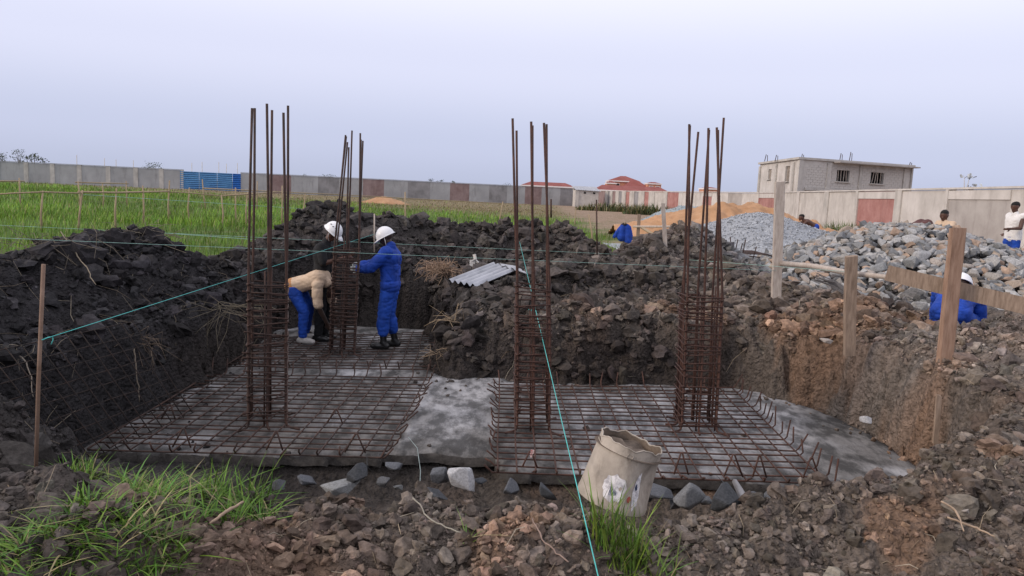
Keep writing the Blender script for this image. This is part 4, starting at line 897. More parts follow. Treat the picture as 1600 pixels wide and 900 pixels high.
# ------------------------------------------------------------------ far trees, poles
def leaves(P, r, C, rng):
    n = len(P); R = randrot(n, rng); base = np.array([[-1, -.5, 0], [1, -.5, 0], [1, .5, 0], [-1, .5, 0]])*.5
    W = np.einsum('nij,kj->nki', R, base)*r[:, None, None]+P[:, None, :]
    return W.reshape(-1, 3), np.arange(n*4).reshape(n, 4), np.repeat(C[:, None], 4, 1).reshape(-1, 3)
def tree(name, px, Y, zt, wpx, label, nleaf=420, col=(.045, .06, .028), seed=0, sparse=False, bark=None, cat='tree', zb=1.0):
    rng = np.random.default_rng(seed); c = AY(px, 305, Y); wd = wpx/FPX*Y; root = empty(name, (c[0], c[1], 0), 0, label, cat, 'far trees over the walls')
    m = MB(); m.tube([(0, 0, -.2), (.05*wd, 0, zt*.35), (0, 0, zt*.6)], [.12, .09, .05], 6); tips = []
    for k in range(9):
        a = rng.uniform(0, 6.28); t = np.array([math.cos(a)*wd*.5*rng.uniform(.4, 1), math.sin(a)*wd*.4*rng.uniform(.3, 1), zt*rng.uniform(.55, .98)])
        m.tube([(0, 0, zt*rng.uniform(.3, .55)), t*np.array([.5, .5, .85]), t], [.05, .03, .012], 5); tips.append(t)
    obj('trunk', m, bark or M_bark, root)
    tips = np.array(tips); k = rng.integers(0, len(tips), nleaf); sp = (.10 if sparse else .17)*wd
    P_ = tips[k]+rng.normal(size=(nleaf, 3))*np.array([sp, sp, sp*.55]); C = np.array(col)*rng.uniform(.55, 1.6, (nleaf, 1))
    V, Fa, Cc = leaves(P_, rng.uniform(.18, .42, nleaf)*max(.5, min(1, wd/5)), C, rng)
    o = bulk('crown', V, Fa, Cc, False, M_leaf, 4); o.parent = root
tree('bush', 8, 125, 4.2, 22, 'dark rounded bush over the grey wall at far left', 420, seed=1)
tree('tree', 32, 122, 5.2, 22, 'loose tall tree with gaps over the grey wall at far left', 170, seed=2, sparse=True)
tree('tree', 56, 124, 4.4, 34, 'low spreading tree over the grey wall right of the loose tall one', 240, seed=3, sparse=True)
tree('bush', 241, 125, 4.0, 22, 'lone rounded bush over the grey wall left of the blue sheets', 420, seed=4)
for k, (px, wp, zt, lb) in enumerate([(475, 12, 3.9, 'tiny dark treetop over the wall left of the second column'), (512, 22, 3.9, 'low treetop line over the wall just left of the back column'), (674, 10, 4.4, 'small dark treetop over the middle of the field wall'), (686, 9, 4.1, 'smaller treetop right beside the middle one on the field wall'), (708, 5, 4.0, 'tiny single treetop right of the middle pair over the field wall'), (793, 14, 3.9, 'dark bush left of the long low red roof')]):
    tree('tree', px, 190, zt, wp, lb, 260, seed=10+k)
tree('dead_tree', 1507, 38, 3.5, 34, 'pale bare tree with a few grey leaves over the right wall', 60, (.34, .36, .38), seed=30, sparse=True, bark=M_palebark)
def thinpole(px, Y, zt, label, r=.05): stick('pole', [AY(px, 305, Y)*np.array([1, 1, 0]), np.array([*AY(px, 280, Y)[:2], zt])], r, M_block, label, 'pole', 'thin poles behind the grey wall', 5)
for px, zt in ((121, 4.3), (164, 4.0), (182, 3.9), (209, 3.9), (300, 3.9), (316, 4.1), (342, 4.2), (354, 4.0), (371, 4.2)): thinpole(px, 112, zt, 'thin grey pole standing up behind the long grey wall')

# ------------------------------------------------------------------ grass, straw
def blades(x, y, hgt, wid, C, rng, lean=.35, seg=3, z=None):
    n = len(x); z = height(x, y) if z is None else z
    a = rng.uniform(0, 2*np.pi, n); d = np.c_[np.cos(a), np.sin(a)]; s = np.c_[-d[:, 1], d[:, 0]]
    ln = np.abs(rng.normal(0, lean, n)); cv = rng.uniform(.1, 1.0, n)*lean*1.6
    V = []; 
    for k in range(seg+1):
        t = k/seg; off = hgt*(ln*t+cv*t*t); zz = hgt*(t-.25*(ln+cv)*t*t); wv = wid*(1-t)**.6*(1 if k else .7)
        c = np.c_[x+d[:, 0]*off, y+d[:, 1]*off, z+zz-.01]
        e = np.c_[s*wv[:, None]/2, np.zeros(n)]
        V += [c-e, c+e] if k < seg else [c]
    W = np.stack(V, 1); m = W.shape[1]; F3 = []
    for k in range(seg-1): F3 += [(2*k, 2*k+1, 2*k+3), (2*k, 2*k+3, 2*k+2)]
    F3.append((2*seg-2, 2*seg-1, 2*seg)); F3 = np.array(F3)
    return W.reshape(-1, 3), (F3[None]+(np.arange(n)*m)[:, None, None]).reshape(-1, 3), np.repeat(C[:, None], m, 1).reshape(-1, 3)
gr = np.random.default_rng(9)
def gcol(n, dry=.12, base=(.11, .205, .03)):
    c = np.array(base)*gr.uniform(.5, 1.5, (n, 1))*np.c_[gr.uniform(.8, 1.35, n), np.ones(n), gr.uniform(.7, 1.3, n)]
    d = gr.random(n) < dry; c[d] = np.array([.30, .25, .13])*gr.uniform(.6, 1.2, (d.sum(), 1)); return c
def field(n, y0, y1, hm, wm):
    y = y0+(y1-y0)*gr.random(n)**1.5; x = gr.uniform(-1, 1, n)*(y*.62+4)-y*.18
    m = (mudmask(x, y) < .35); 
    n1 = fbm(x*.8, y*.8, 4); rd = sstep(1.6, 4.0, x+n1*1.4-.028*np.clip(y-20, 0, 90))*sstep(14, 17, y+n1); m &= gr.random(n) > rd*1.1
    dryp = sstep(36, 68, y+x*.75+9*fbm(x*.12, y*.12, 3)); x, y, dryp = x[m], y[m], dryp[m]; n = len(x)
    cl = fbm(x*.25, y*.25, 3); c = gcol(n, .06, (.115, .215, .026))*(1+.9*cl)[:, None]
    dd = gr.random(n) < dryp*.93; c[dd] = np.array([.235, .19, .105])*gr.uniform(.6, 1.25, (dd.sum(), 1))
    hgt = hm*gr.uniform(.5, 1.25, n)*(1-.6*dryp)*(1+.6*cl); wd = wm*(1+.035*(y-12))
    return blades(x, y, hgt, wd*gr.uniform(.7, 1.3, n), np.clip(c, .005, .6), gr, .22, 2)
tagit(bulk('field_grass', *join([field(56000, 8, 30, .26, .014), field(50000, 24, 75, .28, .016), field(16000, 60, 112, .4, .02)]), False, M_grass), 'bright green field grass turning dry towards the far wall', None, None, 'stuff')
def patchgrass(n, px0, px1, py0, py1, z, hm, wm, dry=.1, lean=.4):
    px = gr.uniform(px0, px1, n); py = gr.uniform(py0, py1, n); P = np.array([AZ(a, b, z) for a, b in zip(px, py)]); x, y = P[:, 0], P[:, 1]
    k = fbm(x*2.2, y*2.2, 3) > -.22; x, y = x[k], y[k]; n = len(x)
    return blades(x, y, hm*gr.uniform(.4, 1.3, n), wm*gr.uniform(.6, 1.3, n), gcol(n, dry, (.085, .175, .022)), gr, lean, 4)
tagit(bulk('foreground_grass', *join([patchgrass(420, 100, 180, 715, 760, -.4, .20, .010), patchgrass(950, 185, 425, 742, 812, -.35, .17, .012, .12, .7), patchgrass(170, 320, 425, 740, 785, -.4, .28, .010, .03, .18),
    patchgrass(1150, 0, 290, 850, 930, -.25, .12, .012, .18, .8), patchgrass(260, 190, 300, 790, 880, -.3, .14, .009, .12, .7), patchgrass(120, 640, 720, 770, 800, -.5, .16, .006, .2, .8),
    patchgrass(200, 780, 870, 880, 930, -.25, .16, .007, .1, .5), patchgrass(220, 960, 1060, 850, 910, -.3, .16, .007, .2, .7)]), False, M_grass), 'green grass patches in the near left foreground', None, None, 'stuff')
def tuft(px, py, Y, n, hm, wm, spread, label, lean=.25, dry=.1):
    p = AY(px, py, Y); a = gr.uniform(0, 6.28, n); r = spread*np.sqrt(gr.random(n)); x = p[0]+r*np.cos(a); y = p[1]+r*np.sin(a)*.6
    V, Fa, C = blades(x, y, hm*gr.uniform(.4, 1.25, n), wm*gr.uniform(.6, 1.3, n), gcol(n, dry, (.11, .195, .032)), gr, lean, 4)
    b = np.array([p[0], p[1], V[:, 2].min()]); o = bulk('grass_tuft', V-b, Fa, C, False, M_grass); o.location = b; return tagit(o, label, 'grass tuft', 'grass tufts near the camera')
tuft(965, 840, 3.75, 190, .30, .011, .16, 'tall bright grass tuft growing in front of the tin pail')
tuft(1000, 850, 3.65, 90, .24, .010, .2, 'lower bent grass beside the tall tuft, right of the pail base', .5)
tuft(342, 765, 4.5, 70, .42, .010, .07, 'tallest upright grass clump at the front left mat', .12, .03)
tuft(730, 835, 3.8, 12, .16, .007, .05, 'tiny grass shoots on the crumbled mound between the pads', .8)
tuft(815, 880, 3.1, 60, .13, .007, .14, 'short grass clump at the bottom edge left of the bright cord', .4)
def bush(px, py, Y, n, hm, spread, label, base):
    p = AY(px, py, Y); x = p[0]+gr.uniform(-1, 1, n)*spread; y = p[1]+gr.uniform(-1, 1, n)*.8; c = gcol(n, .25, base)
    hh = hm*gr.uniform(.5, 1.2, n)*(1-.6*np.abs((x-p[0])/spread)**2); V, Fa, C = blades(x, y, hh, .03*gr.uniform(.8, 1.5, n)*Y/25, c, gr, .3, 3, np.zeros(n)); b = np.array([p[0], p[1], 0]); o = bulk('weed_clump', V-b, Fa, C, False, M_grass); o.location = b; tagit(o, label, 'weeds', 'weeds along the right wall')
bush(1318, 366, 34, 900, 1.0, 1.5, 'green and dry weeds at the wall between gravel and rock heaps', (.055, .10, .02)); bush(968, 326, 85, 700, 1.2, 5, 'long weed strip at the foot of the far right wall', (.07, .09, .03)); bush(1020, 334, 75, 500, 1.3, 3, 'weeds where the far wall meets the small gravel heap', (.055, .08, .03)); bush(1597, 388, 22, 160, .9, .5, 'green weed behind the man in the white vest', (.05, .10, .02))
# straw and roots
def straws(n, x0, x1, y0, y1, L0, L1, r, rng, cols, cond=None):
    x = rng.uniform(x0, x1, n); y = rng.uniform(y0, y1, n); m = (mudmask(x, y) > .5) & (sdpoly(x, y, PIT) > .05)
    if cond is not None: m &= cond(x, y)
    x, y = x[m], y[m]; n = len(x); z = height(x, y); a = rng.uniform(0, 6.28, n); L_ = rng.uniform(L0, L1, n); mb = MB()
    for i in range(n):
        d = np.array([math.cos(a[i]), math.sin(a[i])])*L_[i]/2; q0 = np.array([x[i]-d[0], y[i]-d[1]]); q1 = np.array([x[i]+d[0], y[i]+d[1]])
        if abs(float(height(q0[0], q0[1])-height(q1[0], q1[1]))) > L_[i]*1.3: continue
        zz = [float(height(q[0], q[1])) for q in (q0, q1)]; zc = max(z[i], (zz[0]+zz[1])/2)+.012+rng.uniform(0, .03)
        mb.tube([(q0[0], q0[1], zz[0]+.012), (x[i]+rng.normal()*.1*L_[i], y[i]+rng.normal()*.1*L_[i], zc), (q1[0], q1[1], zz[1]+.02+.2*L_[i]*rng.random())], [r*rng.uniform(.5, 1), r*rng.uniform(.6, 1.2), r*.5], 4, False, np.array(cols[rng.integers(len(cols))])*rng.uniform(.6, 1.2))
    return mb
sr = np.random.default_rng(77); SC = [(.30, .24, .17), (.22, .16, .11), (.38, .33, .26)]
tagit(obj('dry_straw', straws(220, -3, 3, 2.6, 4.8, .05, .2, .0022, sr, SC), M_straw), 'dry grass stalks and roots on the foreground soil', None, None, 'stuff')
tagit(obj('bank_straw', straws(520, -7, -3, 5.2, 10.5, .1, .4, .0032, sr, [(.17, .135, .10), (.12, .095, .07), (.22, .185, .14)]), M_straw), 'dead grass and roots hanging on the left mud bank', None, None, 'stuff')
tagit(obj('heap_straw', straws(480, -1.5, 6, 8.8, 12, .06, .25, .0034, sr, SC), M_straw), 'dry grass bits on the mud bank behind the right pad', None, None, 'stuff')
tagit(obj('right_straw', straws(170, 2.4, 5.5, 4, 9, .06, .22, .0026, sr, SC), M_straw), 'roots and dry stalks on the right bank', None, None, 'stuff')
def wisp(px, py, Y, n, L_, spread, label, col=(.26, .2, .14), r=.004, down=.6):
    p = AY(px, py, Y); mb = MB()
    for k in range(n):
        a = np.array([sr.normal()*spread, sr.normal()*spread*.5, sr.normal()*spread*.3]); d = sr.normal(size=3)*np.array([1, .4, .5]); d[2] -= down*abs(d[2]); d /= np.linalg.norm(d)
        r_ = r*.6; mb.tube([a*.8, a+d*L_*.5+sr.normal(size=3)*.05, a+d*L_*sr.uniform(.6, 1)+np.array([0, 0, -.05])], [r_, r_*.9, r_*.5], 4, False, np.array(col)*sr.uniform(.6, 1.3))
    o = obj('straw_clump', mb, M_straw); o.location = p; tagit(o, label, 'straw clump', 'straw clumps on the banks')
wisp(205, 535, 7.3, 60, .28, .13, 'brown root mat hanging over the left pit wall', (.15, .11, .08))
wisp(690, 420, 12.0, 260, .2, .13, 'round tan straw clump left of the zinc sheet', (.30, .21, .15), .009, 0)
wisp(705, 500, 9.6, 14, .35, .05, 'upright straw wisps on the spur between the pads', (.36, .27, .18), .006, -.5)
wisp(678, 550, 9.3, 18, .2, .06, 'short straw wisps at the corner of the back left mat', (.34, .25, .17), .004, -.3)
wisp(80, 385, 7.8, 60, .35, .3, 'grey dead grass on the crest of the left mud heap', (.18, .15, .115), .005, .2)
wisp(215, 365, 9.2, 40, .3, .3, 'pale dead grass near the top of the left mud heap', (.2, .17, .13), .005, .2)
wisp(355, 480, 8.5, 40, .5, .15, 'long dead grass draped on the bank by the first column', (.15, .125, .09), .005, 1.)
def root_(pts, r, label, col=(.34, .25, .18)):
    P_ = np.array([AY(*q) for q in pts]); m = MB(); k = np.linspace(0, len(P_)-1, 13); kk = np.arange(len(P_))
    r = np.interp(k, kk, r)*sr.uniform(.8, 1.2, 13); P_ = np.stack([np.interp(k, kk, P_[:, i]) for i in range(3)], 1)
    for _ in range(3): P_[1:-1] = (P_[:-2]+P_[1:-1]*2+P_[2:])/4
    P_[1:-1] += sr.normal(size=(11, 3))*.0018*np.linalg.norm(P_[-1]-P_[0])/.25; m.tube(P_-P_[0], r, 6, True, col); o = obj('root', m, M_straw, None, True); o.location = P_[0]; tagit(o, label, 'root', 'bare roots on the soil')
root_([(328, 818, 3.55), (352, 800, 3.62), (380, 784, 3.75)], [.006, .009, .006], 'bare pale root on the foreground mound right of the grass')
root_([(1470, 783, 3.75), (1494, 797, 3.7), (1506, 830, 3.5)], [.005, .006, .003], 'orange root curling on the near right mound'); root_([(1480, 808, 3.65), (1520, 823, 3.6), (1554, 838, 3.5)], [.005, .006, .003], 'straight orange root on the near right mound')
root_([(645, 778, 4.1), (675, 815, 3.8), (720, 832, 3.65)], [.004, .004, .003], 'thin grey root crossing the mound between the pads', (.26, .24, .2)); root_([(832, 810, 3.75), (850, 850, 3.4), (888, 878, 3.2)], [.004, .004, .003], 'reddish root left of the bright cord', (.24, .17, .14))
root_([(5, 550, 6.2), (30, 552, 6.1), (48, 580, 6.0), (52, 620, 5.8)], [.006, .006, .005, .003], 'pale crooked root on the left pit wall beside the rod', (.2, .17, .14)); root_([(95, 362, 8.2), (130, 410, 7.6), (150, 445, 7.2)], [.007, .006, .004], 'long bent stalk on the face of the left mud heap', (.2, .165, .12))
root_([(210, 545, 7.0), (213, 580, 6.9), (218, 628, 6.8)], [.006, .006, .003], 'root trailing straight down the left pit wall', (.16, .13, .1))

# ------------------------------------------------------------------ people
def sphere_rings(p1, r1, p2, r2, n=14, m=5):
    p1 = np.asarray(p1, float); p2 = np.asarray(p2, float); ax = p2-p1; Ln = np.linalg.norm(ax); ax = ax/Ln if Ln > 1e-6 else np.array([0, 0, 1.])
    u = np.cross(ax, [0.3, .9, .1]); u /= np.linalg.norm(u); q = np.cross(ax, u); V = []; rings = []
    for k in range(m+1):
        a = -math.pi/2+math.pi/2*k/m; rings.append((p1+ax*r1*math.sin(a), r1*math.cos(a)))
    for k in range(m+1):
        a = math.pi/2*k/m; rings.append((p2+ax*r2*math.sin(a), r2*math.cos(a)))
    for c, r in rings:
        r = max(r, 1e-4)
        for j in range(n): b = 2*math.pi*j/n; V.append(c+r*(math.cos(b)*u+math.sin(b)*q))
    K = len(rings); Fc = [(i*n+j, i*n+(j+1) % n, (i+1)*n+(j+1) % n, (i+1)*n+j) for i in range(K-1) for j in range(n)]+[tuple(range(n))[::-1], tuple(range((K-1)*n, K*n))]
    return np.array(V), Fc
def fuse(name, caps, vox, mt, parent=None, smooth=4, wrinkle=0.0, seed=0):
    mb = MB()
    for c in caps: mb.put(*sphere_rings(*c))
    me = mb.mesh('tmp'); o = bpy.data.objects.new('tmp', me); COL.objects.link(o)
    md = o.modifiers.new('r', 'REMESH'); md.mode = 'VOXEL'; md.voxel_size = vox; md.use_smooth_shade = True
    sm = o.modifiers.new('s', 'SMOOTH'); sm.iterations = smooth; sm.factor = .5
    dg = bpy.context.evaluated_depsgraph_get(); me2 = bpy.data.meshes.new_from_object(o.evaluated_get(dg)); bpy.data.objects.remove(o); bpy.data.meshes.remove(me)
    me2.name = name; n = len(me2.vertices)
    if wrinkle and n:
        co = np.empty(n*3, np.float32); me2.vertices.foreach_get('co', co); co = co.reshape(-1, 3).astype(float); no = np.empty(n*3, np.float32); me2.vertex_normals.foreach_get('vector', no); no = no.reshape(-1, 3)
        n1 = vnoise(co[:, 0]*5+co[:, 2]*4+seed, co[:, 1]*5, co[:, 2]*13); n2 = vnoise(co[:, 0]*9-co[:, 2]*7+seed, co[:, 1]*9+5, co[:, 2]*20)
        d = .3-.55*(1-np.abs(n1))**5-.5*(1-np.abs(n2))**6+.75*vnoise(co[:, 0]*6, co[:, 1]*6+seed, co[:, 2]*6)
        co = co+no*(d*wrinkle)[:, None]; me2.vertices.foreach_set('co', co.astype(np.float32).ravel())
    me2.polygons.foreach_set('use_smooth', [True]*len(me2.polygons)); me2.materials.clear(); me2.materials.append(mt)
    o = bpy.data.objects.new(name, me2); COL.objects.link(o)
    if parent: o.parent = parent
    return o
def nrmz(v): v = np.asarray(v, float); return v/np.linalg.norm(v)
def hand(wr, d, palm_n, side, curl=.5, s=1.0, inf=0.0):
    """palm + four fingers + thumb; d: direction of the hand, palm_n: palm normal, side: +1 thumb towards d x palm_n"""
    d = nrmz(d); nn = nrmz(np.asarray(palm_n)-d*(d @ np.asarray(palm_n))); t = np.cross(d, nn)*side; caps = []
    wr = np.asarray(wr, float)
    for k in (-1.2, -.4, .4, 1.2): caps.append((wr+t*k*.012*s, .015*s+inf, wr+d*.085*s+t*k*.018*s, .0125*s+inf))
    for k, L_ in ((1.25, .068), (.42, .078), (-.42, .074), (-1.25, .058)):
        p = wr+d*.088*s+t*k*.018*s; dd = d; r = .0090*s+inf
        for j, f_ in enumerate((.42, .32, .26)):
            ang = curl*(.7 if j == 0 else 1.0)*(1+.1*k); dd = nrmz(dd*math.cos(ang)+nn*math.sin(ang)); q = p+dd*L_*f_*s; caps.append((p, r, q, r*.93)); p = q; r *= .93
    p = wr+d*.022*s+t*.028*s; dd = nrmz(d*.62+t*.75+nn*.25); q = p+dd*.042*s; caps.append((p, .0125*s+inf, q, .0105*s+inf)); dd = nrmz(d*.9+t*.15+nn*(.2+.5*curl)); caps.append((q, .0102*s+inf, q+dd*.034*s, .0088*s+inf))
    return caps
def headcaps(c, fwd, up):
    c = np.asarray(c, float); f_ = nrmz(fwd); up = nrmz(np.asarray(up)-f_*(f_ @ np.asarray(up))); s = np.cross(f_, up); A_ = lambda a, b, d: c+f_*a+s*b+up*d
    caps = [(A_(-.03, 0, .035), .078, A_(.018, 0, .03), .078), (A_(.025, -.018, .0), .062, A_(.025, .018, 0), .062), (A_(.04, 0, -.035), .05, A_(.062, 0, -.082), .028), (A_(.02, -.03, -.04), .04, A_(.05, -.012, -.085), .024), (A_(.02, .03, -.04), .04, A_(.05, .012, -.085), .024),
            (A_(.088, 0, .012), .010, A_(.104, 0, -.022), .014), (A_(.098, -.012, -.024), .008, A_(.098, .012, -.024), .008), (A_(.083, -.03, .022), .011, A_(.083, .03, .022), .011),
            (A_(.087, -.018, -.052), .009, A_(.087, .018, -.052), .009), (A_(.084, -.015, -.064), .009, A_(.084, .015, -.064), .009),
            (A_(-.005, -.079, .012), .014, A_(.004, -.078, -.022), .010), (A_(-.005, .079, .012), .014, A_(.004, .078, -.022), .010)]
    return caps, A_
def person(loc, rz, J, label, skin, vox=.009, shirt=None, pants=None, sleeve=1.0, pantlen=.95, shirt_r=.018, feet='bare', helmet=False, gloves=False, hair=True, scale=1.0, curl=.6, group=None, trunk_only=False, visor=True, cap_up=None, sleeveless=False, cover_name='shirt', pant_name='trousers', cvox=None, faceeyes=True, pant_r=.022):
    J = {k: np.array(v, float)*scale for k, v in J.items()}; s = scale; cvox = cvox or max(.011, vox)
    side = nrmz(np.cross(J['fwd'], J['spine'])) if 'fwd' in J else nrmz(J['shR']-J['shL'])
    pel, ch, nk, hd = J['pel'], J['ch'], J['nk'], J['hd']
    hcaps, A_ = headcaps(hd, J['look'], J['up'])
    hcaps = [((p-hd)*s*.98+hd, r*s*.98, (q-hd)*s*.98+hd, r2*s*.98) for p, r, q, r2 in hcaps]
    def torso(i=0): 
        mid = (pel+ch)/2; out = []
        for k in (-1, 1): out += [(pel+side*k*.075*s, .098*s+i, mid+side*k*.062*s, .092*s+i), (mid+side*k*.062*s, .092*s+i, ch+side*k*.08*s, .108*s+i)]
        out += [(J['shL'], .055*s+i, ch+side*-.03*s*1, .09*s+i), (J['shR'], .055*s+i, ch+side*.03*s, .09*s+i), (ch, .09*s+i, nk, .058*s+i*.6)]
        return out
    def arm(k, i=0, frac=1.0):
        a, b, c = J['sh'+k], J['el'+k], J['wr'+k]; out = [(a, .054*s+i, b, .041*s+i)]
        if frac > 1: out += [(b, .041*s+i, b+(c-b)*(frac-1), (.041-.014*(frac-1))*s+i)]
        elif frac < 1: out = [(a, .054*s+i, a+(b-a)*frac, (.054-.012*frac)*s+i*1.15)]
        return out
    def leg(k, i=0, frac=2.0):
        a, b, c = J['hip'+k], J['kn'+k], J['an'+k]; out = [(a, .085*s+i, b, .054*s+i)]
        if frac > 1: q = b+(c-b)*(frac-1); m_ = b+(c-b)*.3; out += [(b, .054*s+i, m_, .053*s+i)]; out += [(m_, .053*s+i, q, .038*s+i*1.2)] if frac > 1.3 else []
        return out
    def foot(k, i=0, z=0.0):
        c = J['an'+k]; td = nrmz(J['toe'+k]) if 'toe'+k in J else nrmz(J['fwd']); return [(c, .036*s+i, c+np.array([0, 0, -.045*s])-td*.03*s, .034*s+i), (c-np.array([0, 0, .055*s]), .032*s+i, c+td*.15*s-np.array([0, 0, .062*s]), .026*s+i), (c-np.array([0, 0, .055*s])-td*.05*s, .03*s+i, c+td*.10*s+np.array([0, 0, -.055*s]), .034*s+i)]
    hands = []
    for k, sd_k in (('L', 1), ('R', -1)):
        d = J['hd'+k] if 'hd'+k in J else J['wr'+k]-J['el'+k]; pn = J.get('pn'+k, np.array([0, 0, -1.]) if abs(nrmz(d)[2]) < .8 else -sd_k*side*-1)
        hands.append((J['wr'+k], d, pn, sd_k))
    caps = torso()+hcaps+[(nk-(nk-ch)*.2, .054*s, hd-(hd-nk)*.25, .05*s)]
    for k in 'LR': caps += arm(k, 0, 2.0)+leg(k)+foot(k)
    for h_ in hands: caps += hand(*h_, curl=curl, s=s)
    body = fuse('person', caps, vox, skin, None, 3); body.location = loc; body.rotation_euler = (0, 0, rz); tagit(body, label, 'person', group)
    if faceeyes:
        for k in (-.028, .028): p = hd+(A_(.076, k, .006)-hd)*s*.98; obj('eye', MB().put(*sphere_rings(p, .0105*s, p+np.array([1e-4, 0, 0]), .0105*s, 8, 3)), M_eye, body, True)
    if shirt:
        c = torso(shirt_r)
        if not sleeveless:
            for k in 'LR': c += arm(k, shirt_r*.95, sleeve)
        fuse(cover_name, c, cvox, shirt, body, 3, min(.022, shirt_r*.6), 3)
    if pants:
        c = [(pel+side*k*.07*s, .098*s+.006, pel+side*k*.07*s+(ch-pel)*.12, .095*s+.004) for k in (-1, 1)]
        for k in 'LR': c += leg(k, pant_r, 1+pantlen)
        fuse(pant_name, c, cvox, pants, body, 3, .016, 9)
    if feet == 'boot':
        for k in 'LR': b_, c_ = J['kn'+k], J['an'+k]; fuse('boot', foot(k, .014)+[(c_+(b_-c_)*.62, .056*s, c_, .047*s)], cvox, M_boot, body, 2)
    elif feet == 'shoe':
        for k in 'LR': fuse('shoe', foot(k, .012), cvox, M_shoe, body, 2)
    if gloves:
        for (wr_, d, pn, sd_k), k in zip(hands, 'LR'): fuse('glove', hand(wr_, d, pn, sd_k, curl, s, .004)+[(wr_-nrmz(d)*.03, .036*s, wr_+nrmz(d)*.01, .03*s)], .0085, M_glove, body, 2)
    f_, up = nrmz(J['look']), nrmz(J['up']-nrmz(J['look'])*(nrmz(J['look']) @ J['up'])); sdv = np.cross(f_, up)
    if helmet:
        V = []; n = 32; R6 = 9
        for i in range(R6+1):
            t = i/R6*math.pi/2
            for j in range(n):
                a = 2*math.pi*j/n; rx, ry, rz_ = .138, .112, .135; ridge_ = 1+.05*math.exp(-(math.sin(a)*math.cos(t)/.16)**2)*math.sin(t)
                V.append(hd+s*(f_*math.cos(a)*math.cos(t)*rx+sdv*math.sin(a)*math.cos(t)*ry+up*(.032+math.sin(t)*rz_*ridge_)))
        Fc = [(i*n+j, i*n+(j+1) % n, (i+1)*n+(j+1) % n, (i+1)*n+j) for i in range(R6) for j in range(n)]
        hm = obj('helmet', MB().put(V, Fc), M_white, body, True); V = []
        for (g_, dz) in ((.96, 0), (1.10, -.010), (1.10, -.016), (.95, -.008)):
            for j in range(n):
                a = 2*math.pi*j/n; pk = 1+.34*max(0, math.cos(a))**3*(g_ > 1); V.append(hd+s*(f_*math.cos(a)*.138*g_*pk+sdv*math.sin(a)*.112*g_+up*(.034+dz-.018*max(0, math.cos(a))**3*(g_ > 1))))
        obj('brim', MB().put(V, [(i*n+j, i*n+(j+1) % n, (i+1)*n+(j+1) % n, (i+1)*n+j) for i in range(3) for j in range(n)]), M_white, hm, True)
        obj('vent_slot', MB().box(hd+s*(sdv*.092+up*.115), (.02, .012, .008)).box(hd+s*(sdv*.088+up*.12+f_*.05), (.02, .012, .008)).box(hd+s*(sdv*.088+up*.12-f_*.05), (.02, .012, .008)), M_dark, hm)
        st = [hd+s*(sdv*.1+up*.03), hd+s*(sdv*.088-up*.05+f_*.02), hd+s*(sdv*.03-up*.128+f_*.055), hd+s*(-sdv*.03-up*.128+f_*.055), hd+s*(-sdv*.088-up*.05+f_*.02), hd+s*(-sdv*.1+up*.03)]
        obj('chin_strap', MB().tube(st, .005, 5), M_plastic, hm, True)
    if hair:
        c = [(hd+(A_(-.034, 0, .045)-hd)*s, .080*s, hd+(A_(.012, 0, .052)-hd)*s, .074*s)]; fuse('hair', c, .010, M_hair, body, 1, .004, 2)
    return body
# a standing pose: x forward, y left, z up
def pose(**k):
    J = dict(pel=(0, 0, .93), ch=(.01, 0, 1.30), nk=(.015, 0, 1.46), hd=(.04, 0, 1.60), look=(1, 0, -.2), up=(0, 0, 1), fwd=(1, 0, 0), spine=(0, 0, 1),
             shL=(.0, .18, 1.40), elL=(.02, .22, 1.12), wrL=(.12, .22, .88), shR=(0, -.18, 1.40), elR=(.02, -.22, 1.12), wrR=(.12, -.22, .88),
             hipL=(0, .09, .90), knL=(.02, .1, .50), anL=(-.02, .1, .09), hipR=(0, -.09, .90), knR=(.02, -.1, .50), anR=(-.02, -.1, .09))
    J.update(k); return J
FLOOR = MESHZ+.012
p = AZ(608, 543, FLOOR)
person((p[0], p[1]-.02, FLOOR), math.radians(178), pose(look=(1, 0, -.55), hd=(.075, 0, 1.58), shL=(.03, .18, 1.38), elL=(.24, .20, 1.17), wrL=(.44, .10, 1.13), hdL=(1, -.1, .05), pnL=(0, -1, -.1), shR=(.03, -.18, 1.38), elR=(.22, -.2, 1.20), wrR=(.42, -.06, 1.17), hdR=(1, .05, .1), pnR=(0, 1, -.1),
    knL=(.07, .1, .5), anL=(.06, .11, .10), knR=(.03, -.1, .5), anR=(-.06, -.11, .10)), 'standing worker in blue coverall, white helmet and black boots tying the back column', M_skin, .0075, M_blue, M_bluetr, 1.95, .62, .038, 'boot', True, True, False, .985, .9, 'workers at the back column', pant_r=.036, cover_name='coverall_top', pant_name='coverall_legs')
p = AY(512, 400, 10.75)
person((p[0]-.06, p[1], FLOOR), math.radians(-12), pose(look=(1, -.1, -.75), hd=(.13, 0, 1.58), nk=(.05, 0, 1.45), shL=(.03, .18, 1.38), elL=(.12, .2, 1.16), wrL=(.36, .08, 1.27), hdL=(1, -.2, .3), pnL=(0, -1, 0), shR=(.05, -.18, 1.37), elR=(.10, -.2, 1.15), wrR=(.34, -.1, 1.22), hdR=(1, .1, .2), pnR=(0, 1, 0)),
    'worker in black shirt and white helmet behind the back column', M_skin2, .0085, M_black, M_black, .9, .95, .018, 'boot', True, False, False, 1.0, .9, 'workers at the back column')
p = AZ(484, 533, FLOOR)
